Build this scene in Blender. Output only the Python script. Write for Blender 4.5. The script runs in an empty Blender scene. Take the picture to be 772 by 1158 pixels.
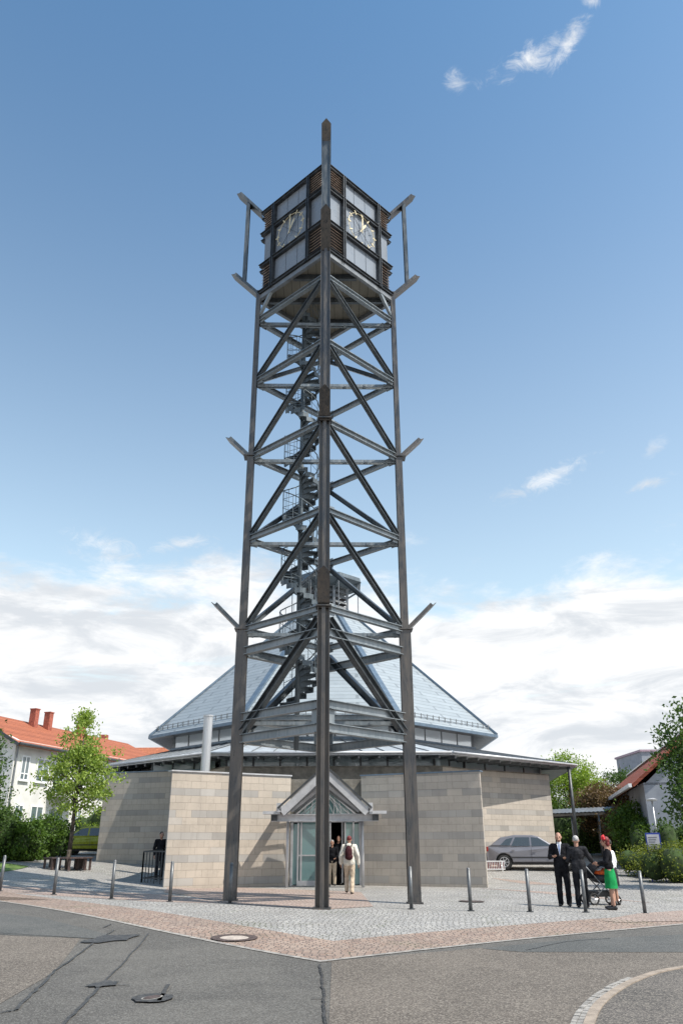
import bpy, math, random
import numpy as np
from mathutils import Vector, Matrix
random.seed(7); rng = np.random.default_rng(7)
S = bpy.context.scene
C = S.collection
R = math.radians
# ------------------------------------------------------------------ camera
PITCH, ROLL, FPX, CAMZ = R(23.35), R(-0.22), 876.0, 1.55
cam = bpy.data.cameras.new('camera'); camo = bpy.data.objects.new('camera', cam); C.objects.link(camo)
CM = Matrix.Rotation(R(90) + PITCH, 3, 'X') @ Matrix.Rotation(ROLL, 3, 'Z')
camo.matrix_world = Matrix.Translation((0, 0, CAMZ)) @ CM.to_4x4()
cam.sensor_fit = 'VERTICAL'; cam.sensor_height = 36; cam.sensor_width = 24
cam.lens = FPX / 1158 * 36; cam.clip_start = .1; cam.clip_end = 2000
S.camera = camo
# ------------------------------------------------------------------ sun and sky
SUN = Vector((1.8, -1.0, 2.9)).normalized()
sl = bpy.data.lights.new('sun', 'SUN'); sl.energy = 4.7; sl.angle = R(.53); sl.color = (1, .94, .85)
so = bpy.data.objects.new('sun', sl); C.objects.link(so)
so.rotation_euler = SUN.to_track_quat('Z', 'Y').to_euler()
S.view_settings.view_transform = 'Standard'; S.view_settings.look = 'None'
S.view_settings.exposure = 0.36; S.view_settings.gamma = 1; S.view_settings.use_curve_mapping = False

def pdir(px, py):
    return (CM @ Vector(((px - 386) / FPX, (579 - py) / FPX, -1))).normalized()

class NT:
    """tiny node-tree helper"""
    def __init__(s, tree): s.t = tree; s.n = tree.nodes; s.l = tree.links
    def new(s, typ, **kw):
        n = s.n.new(typ)
        for k, v in kw.items(): setattr(n, k, v)
        return n
    def put(s, sock, v):
        if hasattr(v, 'is_output') or isinstance(v, bpy.types.NodeSocket): s.l.new(v, sock)
        else:
            try: sock.default_value = v
            except Exception: sock.default_value = (v, v, v)
    def m(s, op, a, b=0.0, c=0.0, clamp=False):
        n = s.new('ShaderNodeMath', operation=op); n.use_clamp = clamp
        s.put(n.inputs[0], a); s.put(n.inputs[1], b); s.put(n.inputs[2], c)
        return n.outputs[0]
    def vm(s, op, a, b=None):
        n = s.new('ShaderNodeVectorMath', operation=op); s.put(n.inputs[0], a)
        if b is not None: s.put(n.inputs[1], b)
        return n.outputs['Value'] if op in ('DOT_PRODUCT', 'LENGTH', 'DISTANCE') else n.outputs[0]
    def mr(s, v, a, b, c=0., d=1., smooth=True):
        n = s.new('ShaderNodeMapRange'); n.interpolation_type = 'SMOOTHSTEP' if smooth else 'LINEAR'
        s.put(n.inputs[0], v)
        for i, q in enumerate((a, b, c, d)): s.put(n.inputs[i + 1], q)
        return n.outputs[0]
    def mix(s, f, a, b, mode='MIX'):
        n = s.new('ShaderNodeMix', data_type='RGBA', blend_type=mode); s.put(n.inputs[0], f)
        s.put(n.inputs[6], a if not isinstance(a, tuple) else (*a[:3], 1)); s.put(n.inputs[7], b if not isinstance(b, tuple) else (*b[:3], 1))
        return n.outputs[2]
    def noise(s, vec, scale, detail=4, rough=.55, dist=0.):
        n = s.new('ShaderNodeTexNoise'); s.put(n.inputs['Vector'], vec); n.inputs['Scale'].default_value = scale
        n.inputs['Detail'].default_value = detail; n.inputs['Roughness'].default_value = rough; n.inputs['Distortion'].default_value = dist
        return n.outputs['Fac']
    def xyz(s, v):
        n = s.new('ShaderNodeSeparateXYZ'); s.put(n.inputs[0], v); return n.outputs
    def comb(s, x, y, z=0.):
        n = s.new('ShaderNodeCombineXYZ'); s.put(n.inputs[0], x); s.put(n.inputs[1], y); s.put(n.inputs[2], z); return n.outputs[0]

w = bpy.data.worlds.new('World'); S.world = w; w.use_nodes = True
T = NT(w.node_tree); T.n.clear()
sky = T.new('ShaderNodeTexSky', sky_type='NISHITA'); sky.sun_disc = False
sky.sun_elevation = math.asin(SUN.z); sky.sun_rotation = math.atan2(SUN.x, SUN.y)
sky.air_density = 1.15; sky.dust_density = 1.2; sky.ozone_density = 1.3
gen = T.new('ShaderNodeTexCoord').outputs['Generated']
dirv = T.vm('NORMALIZE', gen)
dz = T.xyz(dirv)[2]
# low cloud bank
st = T.vm('MULTIPLY', dirv, (1.0, 1.0, 2.6))
n1 = T.noise(st, 3.2, 9, .6, .35)
n2 = T.noise(T.vm('ADD', st, (3.1, 1.7, 5.)), 11.0, 10, .68, .3)
nn = T.m('ADD', T.m('MULTIPLY', n1, .7), T.m('MULTIPLY', n2, .3))
edge = T.m('ADD', dz, T.m('MULTIPLY', T.m('SUBTRACT', nn, .5), -.42))
bank = T.mr(edge, .33, .262)
# soft blue gaps inside the bank
gap = T.mr(T.noise(T.vm('MULTIPLY', dirv, (1.2, 1.2, 9.)), 3.0, 6, .6, .3), .60, .72)
bank = T.m('MULTIPLY', bank, T.m('SUBTRACT', 1.0, T.m('MULTIPLY', gap, .45)))
cover = bank
# single wisps high up:  (px, py, half length deg, half height deg, tilt deg, strength)
for (px, py, a, b, tl, k) in [(598, 66, 3.6, 1.0, 8, 1.0), (642, 48, 2.3, .8, 42, .95), (515, 94, .9, 1.0, 60, .6), (668, 2, .9, .5, -20, .8),
                              (622, 540, 4.6, .9, 20, .9), (584, 558, 2.2, .6, 5, .8), (733, 547, 2.0, .5, 12, 1.0), (738, 508, 1.6, .7, 40, .45), (120, 622, 3.4, 1.7, -15, .75), (208, 615, 3.2, .7, 14, .75),
                              (16, 656, 1.8, .5, 0, .7), (463, 610, 1.5, 1.0, 0, .35), (205, 655, 9, 2.2, 3, .9)]:
    d = pdir(px, py); rt = d.cross(Vector((0, 0, 1))).normalized(); up = rt.cross(d)
    c_, s_ = math.cos(R(tl)), math.sin(R(tl)); A_ = rt * c_ + up * s_; B_ = up * c_ - rt * s_
    u = T.m('DIVIDE', T.vm('DOT_PRODUCT', dirv, tuple(A_)), math.sin(R(a)))
    v = T.m('DIVIDE', T.vm('DOT_PRODUCT', dirv, tuple(B_)), math.sin(R(b)))
    rr = T.m('SQRT', T.m('ADD', T.m('MULTIPLY', u, u), T.m('MULTIPLY', v, v)))
    fr = T.m('GREATER_THAN', T.vm('DOT_PRODUCT', dirv, tuple(d)), .5)
    ns = T.noise(T.vm('MULTIPLY', dirv, (1., 1., 1.8)), 34 if a < 5 else 13, 12, .74, .9)
    g = T.m('SUBTRACT', T.m('MULTIPLY', ns, 2.1), T.m('MULTIPLY', rr, .75))
    g = T.m('MULTIPLY', T.m('MULTIPLY', T.mr(g, .40, 1.35), k * .9), fr)
    cover = T.m('MAXIMUM', cover, g)
cover = T.m('MINIMUM', cover, 1.0)
shade = T.noise(T.vm('MULTIPLY', dirv, (1.3, 1.3, 4.4)), 5.0, 11, .62, .5)
ccol = T.mix(T.mr(T.m('ADD', shade, T.m('MULTIPLY', T.xyz(dirv)[0], .06)), .38, .60), (4.5, 4.75, 5.05), (6.4, 6.45, 6.5))
tint = T.mix(T.mr(dz, .25, .98), (1.82, 1.64, 1.34), (.62, .96, 1.08))
skyc = T.mix(1.0, sky.outputs[0], tint, 'MULTIPLY')
mixc = T.mix(cover, skyc, ccol)
bg = T.new('ShaderNodeBackground'); T.put(bg.inputs[0], mixc); bg.inputs[1].default_value = 0.13
T.l.new(bg.outputs[0], T.new('ShaderNodeOutputWorld').inputs[0])

# ------------------------------------------------------------------ terrain and pixel helpers
def sst(a, b, v):
    t = np.clip((v - a) / (b - a), 0, 1); return t * t * (3 - 2 * t)
def hz(x, y):
    x = np.asarray(x, float); y = np.asarray(y, float)
    A = .2 * sst(11, 20, y) + .02 * sst(25, 33, y) + .53 * sst(32.5, 42, y) + .25 * sst(42, 50, y) + .2 * sst(50, 70, y) + .15 * sst(70, 120, y)
    t = -.02 * np.clip(x, -12, 12) * sst(11, 18, y) * (1 - sst(24, 30, y))
    Lf = .075 * np.clip(-x - 5, 0, 9) * sst(23, 31, y) * (1 - .65 * sst(34, 42, y))
    return A + t + Lf
def H(x, y): return float(hz(x, y))
def G(px, py):
    d = pdir(px, py); t = 4.0
    while t < 400:
        p = Vector((0, 0, CAMZ)) + d * t
        if p.z <= H(p.x, p.y): break
        t += .05
    return Vector((p.x, p.y, H(p.x, p.y)))
def at(px, py, Y):
    d = pdir(px, py); t = Y / d.y
    return Vector((0, 0, CAMZ)) + d * t
def X_at(px, Y, z=1.0):
    dep = Y * math.cos(PITCH) + (z - CAMZ) * math.sin(PITCH)
    return (px - 386) / FPX * dep

def gat(px, Y): x = X_at(px, Y, 1.0); return Vector((x, Y, H(x, Y)))

# ------------------------------------------------------------------ mesh builder
class MB:
    def __init__(s): s.v = []; s.f = []; s.mi = []; s.k = 0
    def add(s, vs, fs):
        b = len(s.v); s.v += [tuple(p) for p in vs]; s.f += [tuple(b + i for i in f) for f in fs]; s.mi += [s.k] * len(fs); return s
    def box(s, c, sz, rz=0., M=None):
        x, y, z = (q / 2 for q in sz); M = M or Matrix.Rotation(rz, 3, 'Z'); c = Vector(c)
        vs = [c + M @ Vector((i * x, j * y, k * z)) for k in (-1, 1) for j in (-1, 1) for i in (-1, 1)]
        return s.add(vs, [(0, 2, 3, 1), (4, 5, 7, 6), (0, 1, 5, 4), (2, 6, 7, 3), (0, 4, 6, 2), (1, 3, 7, 5)])
    def frame_of(s, a, up):
        up = Vector(up); sd = a.cross(up)
        if sd.length < 1e-4: sd = a.cross(Vector((1, 0, 0)))
        sd.normalize(); return sd, sd.cross(a).normalized()
    def ext(s, sec, p0, p1, up=(0, 0, 1), caps=True):
        p0 = Vector(p0); p1 = Vector(p1); a = (p1 - p0).normalized(); sd, u = s.frame_of(a, up); n = len(sec)
        vs = [p + sd * q[0] + u * q[1] for p in (p0, p1) for q in sec]
        fs = [(i, (i + 1) % n, n + (i + 1) % n, n + i) for i in range(n)]
        if caps: fs += [tuple(range(n))[::-1], tuple(range(n, 2 * n))]
        return s.add(vs, fs)
    def bar(s, p0, p1, w_, h_, up=(0, 0, 1)):
        x, y = w_ / 2, h_ / 2; return s.ext([(-x, -y), (x, -y), (x, y), (-x, y)], p0, p1, up)
    def ibeam(s, p0, p1, b=.2, h=.2, tf=.018, tw=.012, up=(0, 0, 1)):
        B, Hh, w2 = b / 2, h / 2, tw / 2
        s.ext([(-B, Hh - tf), (B, Hh - tf), (B, Hh), (-B, Hh)], p0, p1, up)
        s.ext([(-B, -Hh), (B, -Hh), (B, -Hh + tf), (-B, -Hh + tf)], p0, p1, up)
        s.ext([(-w2, -Hh + tf), (w2, -Hh + tf), (w2, Hh - tf), (-w2, Hh - tf)], p0, p1, up, caps=True)
        return s
    def tube(s, p0, p1, r0, r1=None, n=10, caps=True):
        r1 = r0 if r1 is None else r1; p0 = Vector(p0); p1 = Vector(p1); a = (p1 - p0).normalized(); sd, u = s.frame_of(a, (0, 0, 1) if abs(a.z) < .95 else (0, 1, 0))
        vs = [p + (sd * math.cos(t) + u * math.sin(t)) * r for p, r in ((p0, r0), (p1, r1)) for t in [2 * math.pi * i / n for i in range(n)]]
        fs = [(i, (i + 1) % n, n + (i + 1) % n, n + i) for i in range(n)]
        if caps: fs += [tuple(range(n))[::-1], tuple(range(n, 2 * n))]
        return s.add(vs, fs)
    def path(s, pts, r, n=6):
        for a, b in zip(pts[:-1], pts[1:]): s.tube(a, b, r, r, n)
        return s
    def ell(s, c, r, nu=14, nv=9, M=None):
        c = Vector(c); M = M or Matrix.Identity(3); r = (r, r, r) if not hasattr(r, '__len__') else r
        vs = [c + M @ Vector((0, 0, -r[2]))]
        for j in range(1, nv):
            ph = -math.pi / 2 + math.pi * j / nv
            for i in range(nu):
                t = 2 * math.pi * i / nu; vs.append(c + M @ Vector((r[0] * math.cos(ph) * math.cos(t), r[1] * math.cos(ph) * math.sin(t), r[2] * math.sin(ph))))
        vs.append(c + M @ Vector((0, 0, r[2]))); e = len(vs) - 1; fs = []
        for i in range(nu):
            k = (i + 1) % nu; fs.append((0, 1 + k, 1 + i)); fs.append((e, e - nu + i, e - nu + k))
            for j in range(nv - 2): o = 1 + j * nu; fs.append((o + i, o + k, o + nu + k, o + nu + i))
        return s.add(vs, fs)
    def cap(s, p0, p1, r0, r1):          # tapered limb with round ends
        s.tube(p0, p1, r0, r1, 12); s.ell(p0, r0, 12, 8); s.ell(p1, r1, 12, 8); return s
    def prism(s, poly, z0, z1):
        n = len(poly); vs = [(x, y, z) for z in (z0, z1) for x, y in poly]
        return s.add(vs, [tuple(range(n))[::-1], tuple(range(n, 2 * n))] + [(i, (i + 1) % n, n + (i + 1) % n, n + i) for i in range(n)])
    def quad(s, *p): return s.add(p, [tuple(range(len(p)))])
    def plate(s, pts, th):               # planar polygon with thickness along its normal (backwards)
        P = [Vector(p) for p in pts]; nr = (P[1] - P[0]).cross(P[2] - P[0]).normalized(); n = len(P)
        vs = P + [p - nr * th for p in P]
        return s.add(vs, [tuple(range(n)), tuple(range(n, 2 * n))[::-1]] + [(i, i + n, (i + 1) % n + n, (i + 1) % n) for i in range(n)])
    def build(s, name, mats, parent=None, smooth=False, loc=None, rz=0, bevel=0.):
        me = bpy.data.meshes.new(name); me.from_pydata([tuple(v) for v in s.v], [], s.f)
        ml = mats if isinstance(mats, (list, tuple)) else [mats]
        for m_ in ml: me.materials.append(m_)
        if len(ml) > 1: me.polygons.foreach_set('material_index', s.mi)
        if smooth: me.polygons.foreach_set('use_smooth', [True] * len(s.f))
        me.validate(); me.update()
        o = bpy.data.objects.new(name, me); C.objects.link(o)
        if parent: o.parent = parent
        if loc is not None: o.location = loc
        if rz: o.rotation_euler.z = rz
        if bevel:
            b = o.modifiers.new('bevel', 'BEVEL'); b.width = bevel; b.segments = 2; b.limit_method = 'ANGLE'
        return o
def empty(name, loc=(0, 0, 0), rz=0.):
    o = bpy.data.objects.new(name, None); C.objects.link(o); o.location = loc; o.rotation_euler = (0, 0, rz); o.empty_display_size = .2; return o
def tag(o, label=None, cat=None, group=None, kind=None):
    if label: o['label'] = label
    if cat: o['category'] = cat
    if group: o['group'] = group
    if kind: o['kind'] = kind
    return o
KIDS = {}
def copy_tree(o, parent=None):
    c = o.copy(); C.objects.link(c)
    if parent: c.parent = parent
    for ch in [q for q in list(C.objects) if q.parent == o]: copy_tree(ch, c)
    return c

# ------------------------------------------------------------------ materials
def mat(name, col, rough=.6, metal=0., var=.12, vs=6., bump=0., bs=40., col2=None, spec=.5, stretch=(1, 1, 1)):
    m_ = bpy.data.materials.new(name); m_.use_nodes = True; t = NT(m_.node_tree); b = t.n['Principled BSDF']
    oc = t.new('ShaderNodeTexCoord').outputs['Object']; v = t.vm('MULTIPLY', oc, stretch)
    nz = t.noise(v, vs, 6, .6)
    c2 = col2 or tuple(c * (1 - var * 1.6) for c in col); c1 = tuple(min(1, c * (1 + var)) for c in col)
    c = t.mix(t.mr(nz, .35, .65), c2, c1); t.put(b.inputs['Base Color'], c)
    t.put(b.inputs['Roughness'], t.mr(t.noise(v, vs * 2.3, 4), .3, .7, max(.02, rough - .08), min(1, rough + .08)))
    b.inputs['Metallic'].default_value = metal; b.inputs['Specular IOR Level'].default_value = spec
    if bump:
        bn = t.new('ShaderNodeBump'); bn.inputs['Strength'].default_value = bump; bn.inputs['Distance'].default_value = .02
        t.put(bn.inputs['Height'], t.noise(oc, bs, 4)); t.put(b.inputs['Normal'], bn.outputs[0])
    return m_
def steel(name, a, b_, rough=.42, metal=.55, sc=1.0):
    """weathered galvanised steel with rust-brown runs and pale scuffs"""
    m_ = bpy.data.materials.new(name); m_.use_nodes = True; t = NT(m_.node_tree); b = t.n['Principled BSDF']
    geo = t.new('ShaderNodeNewGeometry').outputs['Position']
    run = t.noise(t.vm('MULTIPLY', geo, (7 * sc, 7 * sc, .9 * sc)), 1.6, 8, .65, .4)
    pat = t.noise(geo, .9 * sc, 5, .6, .5)
    c = t.mix(t.mr(t.m('ADD', t.m('MULTIPLY', run, .6), t.m('MULTIPLY', pat, .4)), .36, .66), a, b_)
    sc_ = t.mr(t.noise(t.vm('MULTIPLY', geo, (5, 5, 1.4)), 2.3, 7, .7, .8), .63, .72)
    c = t.mix(t.m('MULTIPLY', sc_, .28), c, (.33, .33, .32)); t.put(b.inputs['Base Color'], c)
    b.inputs['Metallic'].default_value = metal
    t.put(b.inputs['Roughness'], t.mr(run, .3, .7, rough - .1, rough + .14))
    return m_
def glassy(name, tint, alpha=.5, rough=.05):
    m_ = bpy.data.materials.new(name); m_.use_nodes = True; t = NT(m_.node_tree); b = t.n['Principled BSDF']
    b.inputs['Base Color'].default_value = (*tint, 1); b.inputs['Roughness'].default_value = rough; b.inputs['Specular IOR Level'].default_value = .9
    b.inputs['Alpha'].default_value = alpha; b.inputs['Coat Weight'].default_value = .5; b.inputs['Coat Roughness'].default_value = .02
    return m_
def masonry(name, base, grey, course=.245, blk=.58, band=3, phase=1):
    m_ = bpy.data.materials.new(name); m_.use_nodes = True; t = NT(m_.node_tree); b = t.n['Principled BSDF']
    oc = t.new('ShaderNodeTexCoord').outputs['Object']; x, y, z = t.xyz(oc)
    zr = t.m('DIVIDE', z, course); row = t.m('FLOOR', zr)
    wn0 = t.new('ShaderNodeTexWhiteNoise', noise_dimensions='1D'); t.put(wn0.inputs['W'], row)
    xr = t.m('ADD', t.m('DIVIDE', t.m('ADD', x, t.m('MULTIPLY', y, .0)), blk), t.m('ADD', t.m('MULTIPLY', t.m('FLOORED_MODULO', row, 2.), .5), t.m('MULTIPLY', wn0.outputs[0], .22)))
    col = t.m('FLOOR', xr)
    wn = t.new('ShaderNodeTexWhiteNoise', noise_dimensions='2D'); t.put(wn.inputs['Vector'], t.comb(col, row))
    r = wn.outputs[0]; isb = t.m('LESS_THAN', t.m('FLOORED_MODULO', t.m('ADD', row, phase), float(band)), .5)
    vein = t.noise(t.vm('ADD', oc, t.comb(t.m('MULTIPLY', r, 9.), 0., 0.)), 7, 8, .65, 1.0)
    c = t.mix(r, tuple(q * .91 for q in base), tuple(min(1, q * 1.07) for q in base))
    c = t.mix(t.m('MULTIPLY', t.mr(vein, .5, .68), .35), c, tuple(q * .7 for q in base))
    g = t.mix(r, tuple(q * .74 for q in grey), tuple(q * 1.1 for q in grey))
    odd = t.m('GREATER_THAN', r, .93); g = t.mix(t.m('GREATER_THAN', r, .85), g, tuple(min(1, q * 1.0) for q in base))
    c = t.mix(t.m('MULTIPLY', odd, .6), c, grey); c = t.mix(isb, c, g)
    c = t.mix(t.m('MULTIPLY', t.mr(t.noise(oc, 1.1, 5), .4, .65), .14), c, (.15, .14, .12))
    strk = t.mr(t.noise(t.vm('MULTIPLY', oc, (5., 5., .35)), 1.5, 7, .65, .3), .5, .72)
    c = t.mix(t.m('MULTIPLY', strk, .22), c, (.16, .145, .125))
    base_d = t.m('MULTIPLY', t.mr(t.m('ADD', z, t.m('MULTIPLY', t.noise(oc, 2.2, 6), .5)), .95, .5), .3); c = t.mix(base_d, c, (.17, .15, .12))
    fz = t.m('FRACT', zr); fx = t.m('FRACT', xr)
    jz = t.m('MAXIMUM', t.m('LESS_THAN', fz, .04), t.m('MAXIMUM', t.m('LESS_THAN', fx, .018), 0.))
    c = t.mix(t.m('MULTIPLY', jz, .55), c, (.13, .12, .105))
    t.put(b.inputs['Base Color'], c); b.inputs['Roughness'].default_value = .75
    bn = t.new('ShaderNodeBump'); bn.inputs['Strength'].default_value = .5; bn.inputs['Distance'].default_value = .012
    t.put(bn.inputs['Height'], t.m('SUBTRACT', t.m('ADD', t.m('MULTIPLY', r, .4), t.m('MULTIPLY', vein, .3)), jz)); t.put(b.inputs['Normal'], bn.outputs[0])
    return m_
def setts(name, c1, c2, c3, joint, size=.105, arcs=1.0):
    """granite setts laid in segmental arcs"""
    m_ = bpy.data.materials.new(name); m_.use_nodes = True; t = NT(m_.node_tree); b = t.n['Principled BSDF']
    geo = t.new('ShaderNodeNewGeometry').outputs['Position']; x, y, z = t.xyz(geo)
    wob = t.m('MULTIPLY', t.m('SUBTRACT', t.noise(geo, 3.1, 3), .5), .09)
    pp = t.m('DIVIDE', t.m('PINGPONG', t.m('ADD', x, 50.), .62), .62)
    arc = t.m('MULTIPLY', t.m('MULTIPLY', pp, pp), .26 * arcs)
    yy = t.m('ADD', t.m('ADD', y, arc), wob); yr = t.m('DIVIDE', yy, size); row = t.m('FLOOR', yr)
    w1 = t.new('ShaderNodeTexWhiteNoise', noise_dimensions='1D'); t.put(w1.inputs['W'], row)
    xr = t.m('ADD', t.m('DIVIDE', t.m('ADD', x, wob), size * 1.08), w1.outputs[0]); col = t.m('FLOOR', xr)
    w2 = t.new('ShaderNodeTexWhiteNoise', noise_dimensions='2D'); t.put(w2.inputs['Vector'], t.comb(col, row)); r = w2.outputs[0]
    c = t.mix(t.mr(r, 0, .5, smooth=False), c1, c2); c = t.mix(t.mr(r, .5, 1., smooth=False), c, c3)
    fx = t.m('ABSOLUTE', t.m('SUBTRACT', t.m('FRACT', xr), .5)); fy = t.m('ABSOLUTE', t.m('SUBTRACT', t.m('FRACT', yr), .5))
    ed = t.m('MAXIMUM', fx, fy); jt = t.mr(ed, .38, .47)
    dirt = t.mr(t.noise(geo, .55, 7, .62, .6), .42, .62)
    c = t.mix(t.m('MULTIPLY', dirt, .22), c, joint); c = t.mix(t.m('MULTIPLY', jt, .8), c, joint)
    moss = t.m('MULTIPLY', t.mr(t.noise(geo, .8, 6, .65, .4), .54, .68), t.mr(ed, .30, .46)); c = t.mix(t.m('MULTIPLY', moss, .75), c, (.085, .10, .035))
    big = t.mr(t.noise(t.vm('MULTIPLY', geo, (.35, 1.1, 1)), 1.0, 5, .6, .5), .35, .65); c = t.mix(t.m('MULTIPLY', big, .12), c, (.2, .17, .14))
    c = t.mix(t.m('MULTIPLY', t.mr(t.noise(geo, 38, 3), .45, .7), .2), c, joint)
    t.put(b.inputs['Base Color'], c); b.inputs['Roughness'].default_value = .7
    bn = t.new('ShaderNodeBump'); bn.inputs['Strength'].default_value = .8; bn.inputs['Distance'].default_value = .02
    t.put(bn.inputs['Height'], t.m('SUBTRACT', t.m('MULTIPLY', r, .3), jt)); t.put(b.inputs['Normal'], bn.outputs[0])
    return m_
def asphalt(name, c1, c2, speck=(.3, .28, .24), sp=.5):
    m_ = bpy.data.materials.new(name); m_.use_nodes = True; t = NT(m_.node_tree); b = t.n['Principled BSDF']
    geo = t.new('ShaderNodeNewGeometry').outputs['Position']
    c = t.mix(t.mr(t.noise(geo, .45, 8, .65, .7), .38, .62), c1, c2)
    vo = t.new('ShaderNodeTexVoronoi'); t.put(vo.inputs['Vector'], geo); vo.inputs['Scale'].default_value = 62
    wn = t.xyz(vo.outputs['Color'])[0]
    c = t.mix(t.m('MULTIPLY', t.m('GREATER_THAN', wn, .74), sp), c, speck)
    c = t.mix(t.m('MULTIPLY', t.m('LESS_THAN', wn, .25), sp * .9), c, tuple(q * .35 for q in c1))
    c = t.mix(t.m('MULTIPLY', t.mr(t.noise(t.vm('MULTIPLY', geo, (.5, 2.6, 1)), .8, 7, .7, 1.), .55, .75), .3), c, tuple(q * .5 for q in c1))
    t.put(b.inputs['Base Color'], c); b.inputs['Roughness'].default_value = .82
    bn = t.new('ShaderNodeBump'); bn.inputs['Strength'].default_value = .45; bn.inputs['Distance'].default_value = .01
    t.put(bn.inputs['Height'], vo.outputs['Distance']); t.put(b.inputs['Normal'], bn.outputs[0])
    return m_
def leafmat(name, c1, c2, trans=.35):
    m_ = bpy.data.materials.new(name); m_.use_nodes = True; t = NT(m_.node_tree); b = t.n['Principled BSDF']; out = t.n['Material Output']
    g = t.new('ShaderNodeNewGeometry'); r = g.outputs['Random Per Island']
    cl = t.mr(t.noise(g.outputs['Position'], 1.7, 4), .38, .62)
    c = t.mix(t.m('ADD', t.m('MULTIPLY', r, .65), t.m('MULTIPLY', cl, .35)), c1, c2); t.put(b.inputs['Base Color'], c); b.inputs['Roughness'].default_value = .55
    b.inputs['Specular IOR Level'].default_value = .3
    tr = t.new('ShaderNodeBsdfTranslucent'); t.put(tr.inputs[0], t.mix(1., c, (1.15, 1.25, .6), 'MULTIPLY'))
    mx = t.new('ShaderNodeMixShader'); mx.inputs[0].default_value = trans
    t.l.new(b.outputs[0], mx.inputs[1]); t.l.new(tr.outputs[0], mx.inputs[2]); t.l.new(mx.outputs[0], out.inputs[0])
    return m_
def linesmat(name, c1, c2, axis=2, pitch=.27, wdt=.07, rough=.35, metal=.4, tile=None, var=.15, bump=.4, cross=None):
    """surface with straight joints every «pitch» along one object axis"""
    m_ = bpy.data.materials.new(name); m_.use_nodes = True; t = NT(m_.node_tree); b = t.n['Principled BSDF']
    oc = t.new('ShaderNodeTexCoord').outputs['Object']; s_ = t.xyz(oc)
    q = t.m('DIVIDE', s_[axis], pitch); f = t.m('FRACT', q); ln = t.m('LESS_THAN', f, wdt)
    ids = t.m('FLOOR', q)
    if cross is not None:
        q2 = t.m('ADD', t.m('DIVIDE', s_[cross[0]], cross[1]), t.m('MULTIPLY', t.m('FLOORED_MODULO', ids, 2.), .5)); ln = t.m('MAXIMUM', ln, t.m('MULTIPLY', t.m('LESS_THAN', t.m('FRACT', q2), wdt * .5), .6)); i2 = t.m('FLOOR', q2)
    else: i2 = 0.
    wn = t.new('ShaderNodeTexWhiteNoise', noise_dimensions='2D'); t.put(wn.inputs['Vector'], t.comb(ids, i2))
    c = t.mix(wn.outputs[0], tuple(v * (1 - var) for v in c1), tuple(min(1, v * (1 + var)) for v in c1))
    c = t.mix(t.m('MULTIPLY', t.mr(t.noise(oc, 1.3, 6, .65, .5), .4, .65), .3), c, c2)
    c = t.mix(t.m('MULTIPLY', ln, .8), c, tuple(v * .4 for v in c2)); t.put(b.inputs['Base Color'], c)
    b.inputs['Roughness'].default_value = rough; b.inputs['Metallic'].default_value = metal
    if metal == 0: b.inputs['Specular IOR Level'].default_value = .12
    bn = t.new('ShaderNodeBump'); bn.inputs['Strength'].default_value = bump; bn.inputs['Distance'].default_value = .02
    t.put(bn.inputs['Height'], t.m('SUBTRACT', f, t.m('MULTIPLY', ln, 1.))); t.put(b.inputs['Normal'], bn.outputs[0])
    return m_

M = {}
M['leg'] = steel('weathered_leg_steel', (.06, .064, .07), (.14, .122, .107), .34, .5)
M['beam'] = steel('galvanised_beam_steel', (.16, .19, .21), (.31, .335, .35), .4, .4)
M['darkbeam'] = steel('dark_brace_steel', (.065, .078, .088), (.14, .15, .155), .36, .5)
M['stair'] = steel('stair_steel', (.075, .095, .11), (.155, .185, .205), .5, .35)
M['boxframe'] = mat('dark_painted_steel', (.05, .053, .057), .4, .3, .25, 5)
M['pane_dark'] = mat('grey_blue_glass_panel', (.21, .235, .27), .28, .0, .02, 1.2)
M['louvre'] = mat('brown_louvre_slats', (.46, .36, .295), .5, .2, .2, 8)
M['soffit'] = linesmat('soffit_boards', (.23, .215, .18), (.15, .14, .12), 0, .30, .06, .7, 0, None, .12, .3)
M['gold'] = mat('gilded_metal', (.66, .57, .38), .45, .2, .08, 9)
M['stone'] = masonry('sandstone_courses', (.455, .395, .33), (.42, .395, .365))
M['stone_grey'] = masonry('sandstone_courses_weathered', (.46, .405, .345), (.41, .38, .345))
M['concrete'] = mat('stained_concrete', (.22, .20, .17), .85, 0, .2, 2.2, .3, 30)
M['roof'] = linesmat('roof_panels', (.315, .35, .37), (.23, .265, .285), 2, .235, .10, .42, .1, None, .06, .4, (0, 3.6))
M['seam'] = mat('standing_seam_sheet', (.52, .55, .57), .4, .35, .08, 1.5)
M['white_metal'] = mat('pale_grey_coated_metal', (.50, .50, .51), .4, .3, .07, 4)
M['mid_metal'] = mat('grey_coated_metal', (.20, .21, .22), .4, .35, .12, 4)
M['dark_metal'] = mat('dark_grey_metal', (.07, .075, .08), .45, .3, .15, 5)
M['blue_metal'] = mat('slate_blue_metal', (.13, .18, .235), .4, .4, .1, 4)
M['glass_clear'] = glassy('clear_pane', (.55, .65, .68), .42)
M['glass_sky'] = glassy('sky_toned_pane', (.80, .86, .90), .95, .15)  # nearly opaque pale base colour stands in for sky reflected in the panes
M['glass_sky'].node_tree.nodes['Principled BSDF'].inputs['Metallic'].default_value = .35
M['glass_roof'] = glassy('canopy_glazing', (.6, .68, .68), .22)
M['glass_teal'] = glassy('teal_door_pane', (.17, .30, .30), .86)
M['glass_dark'] = glassy('dark_window_pane', (.045, .055, .06), .93)
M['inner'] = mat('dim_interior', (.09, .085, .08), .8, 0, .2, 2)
M['cobble'] = setts('grey_granite_setts', (.39, .376, .357), (.30, .29, .28), (.47, .45, .42), (.15, .138, .12))
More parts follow.
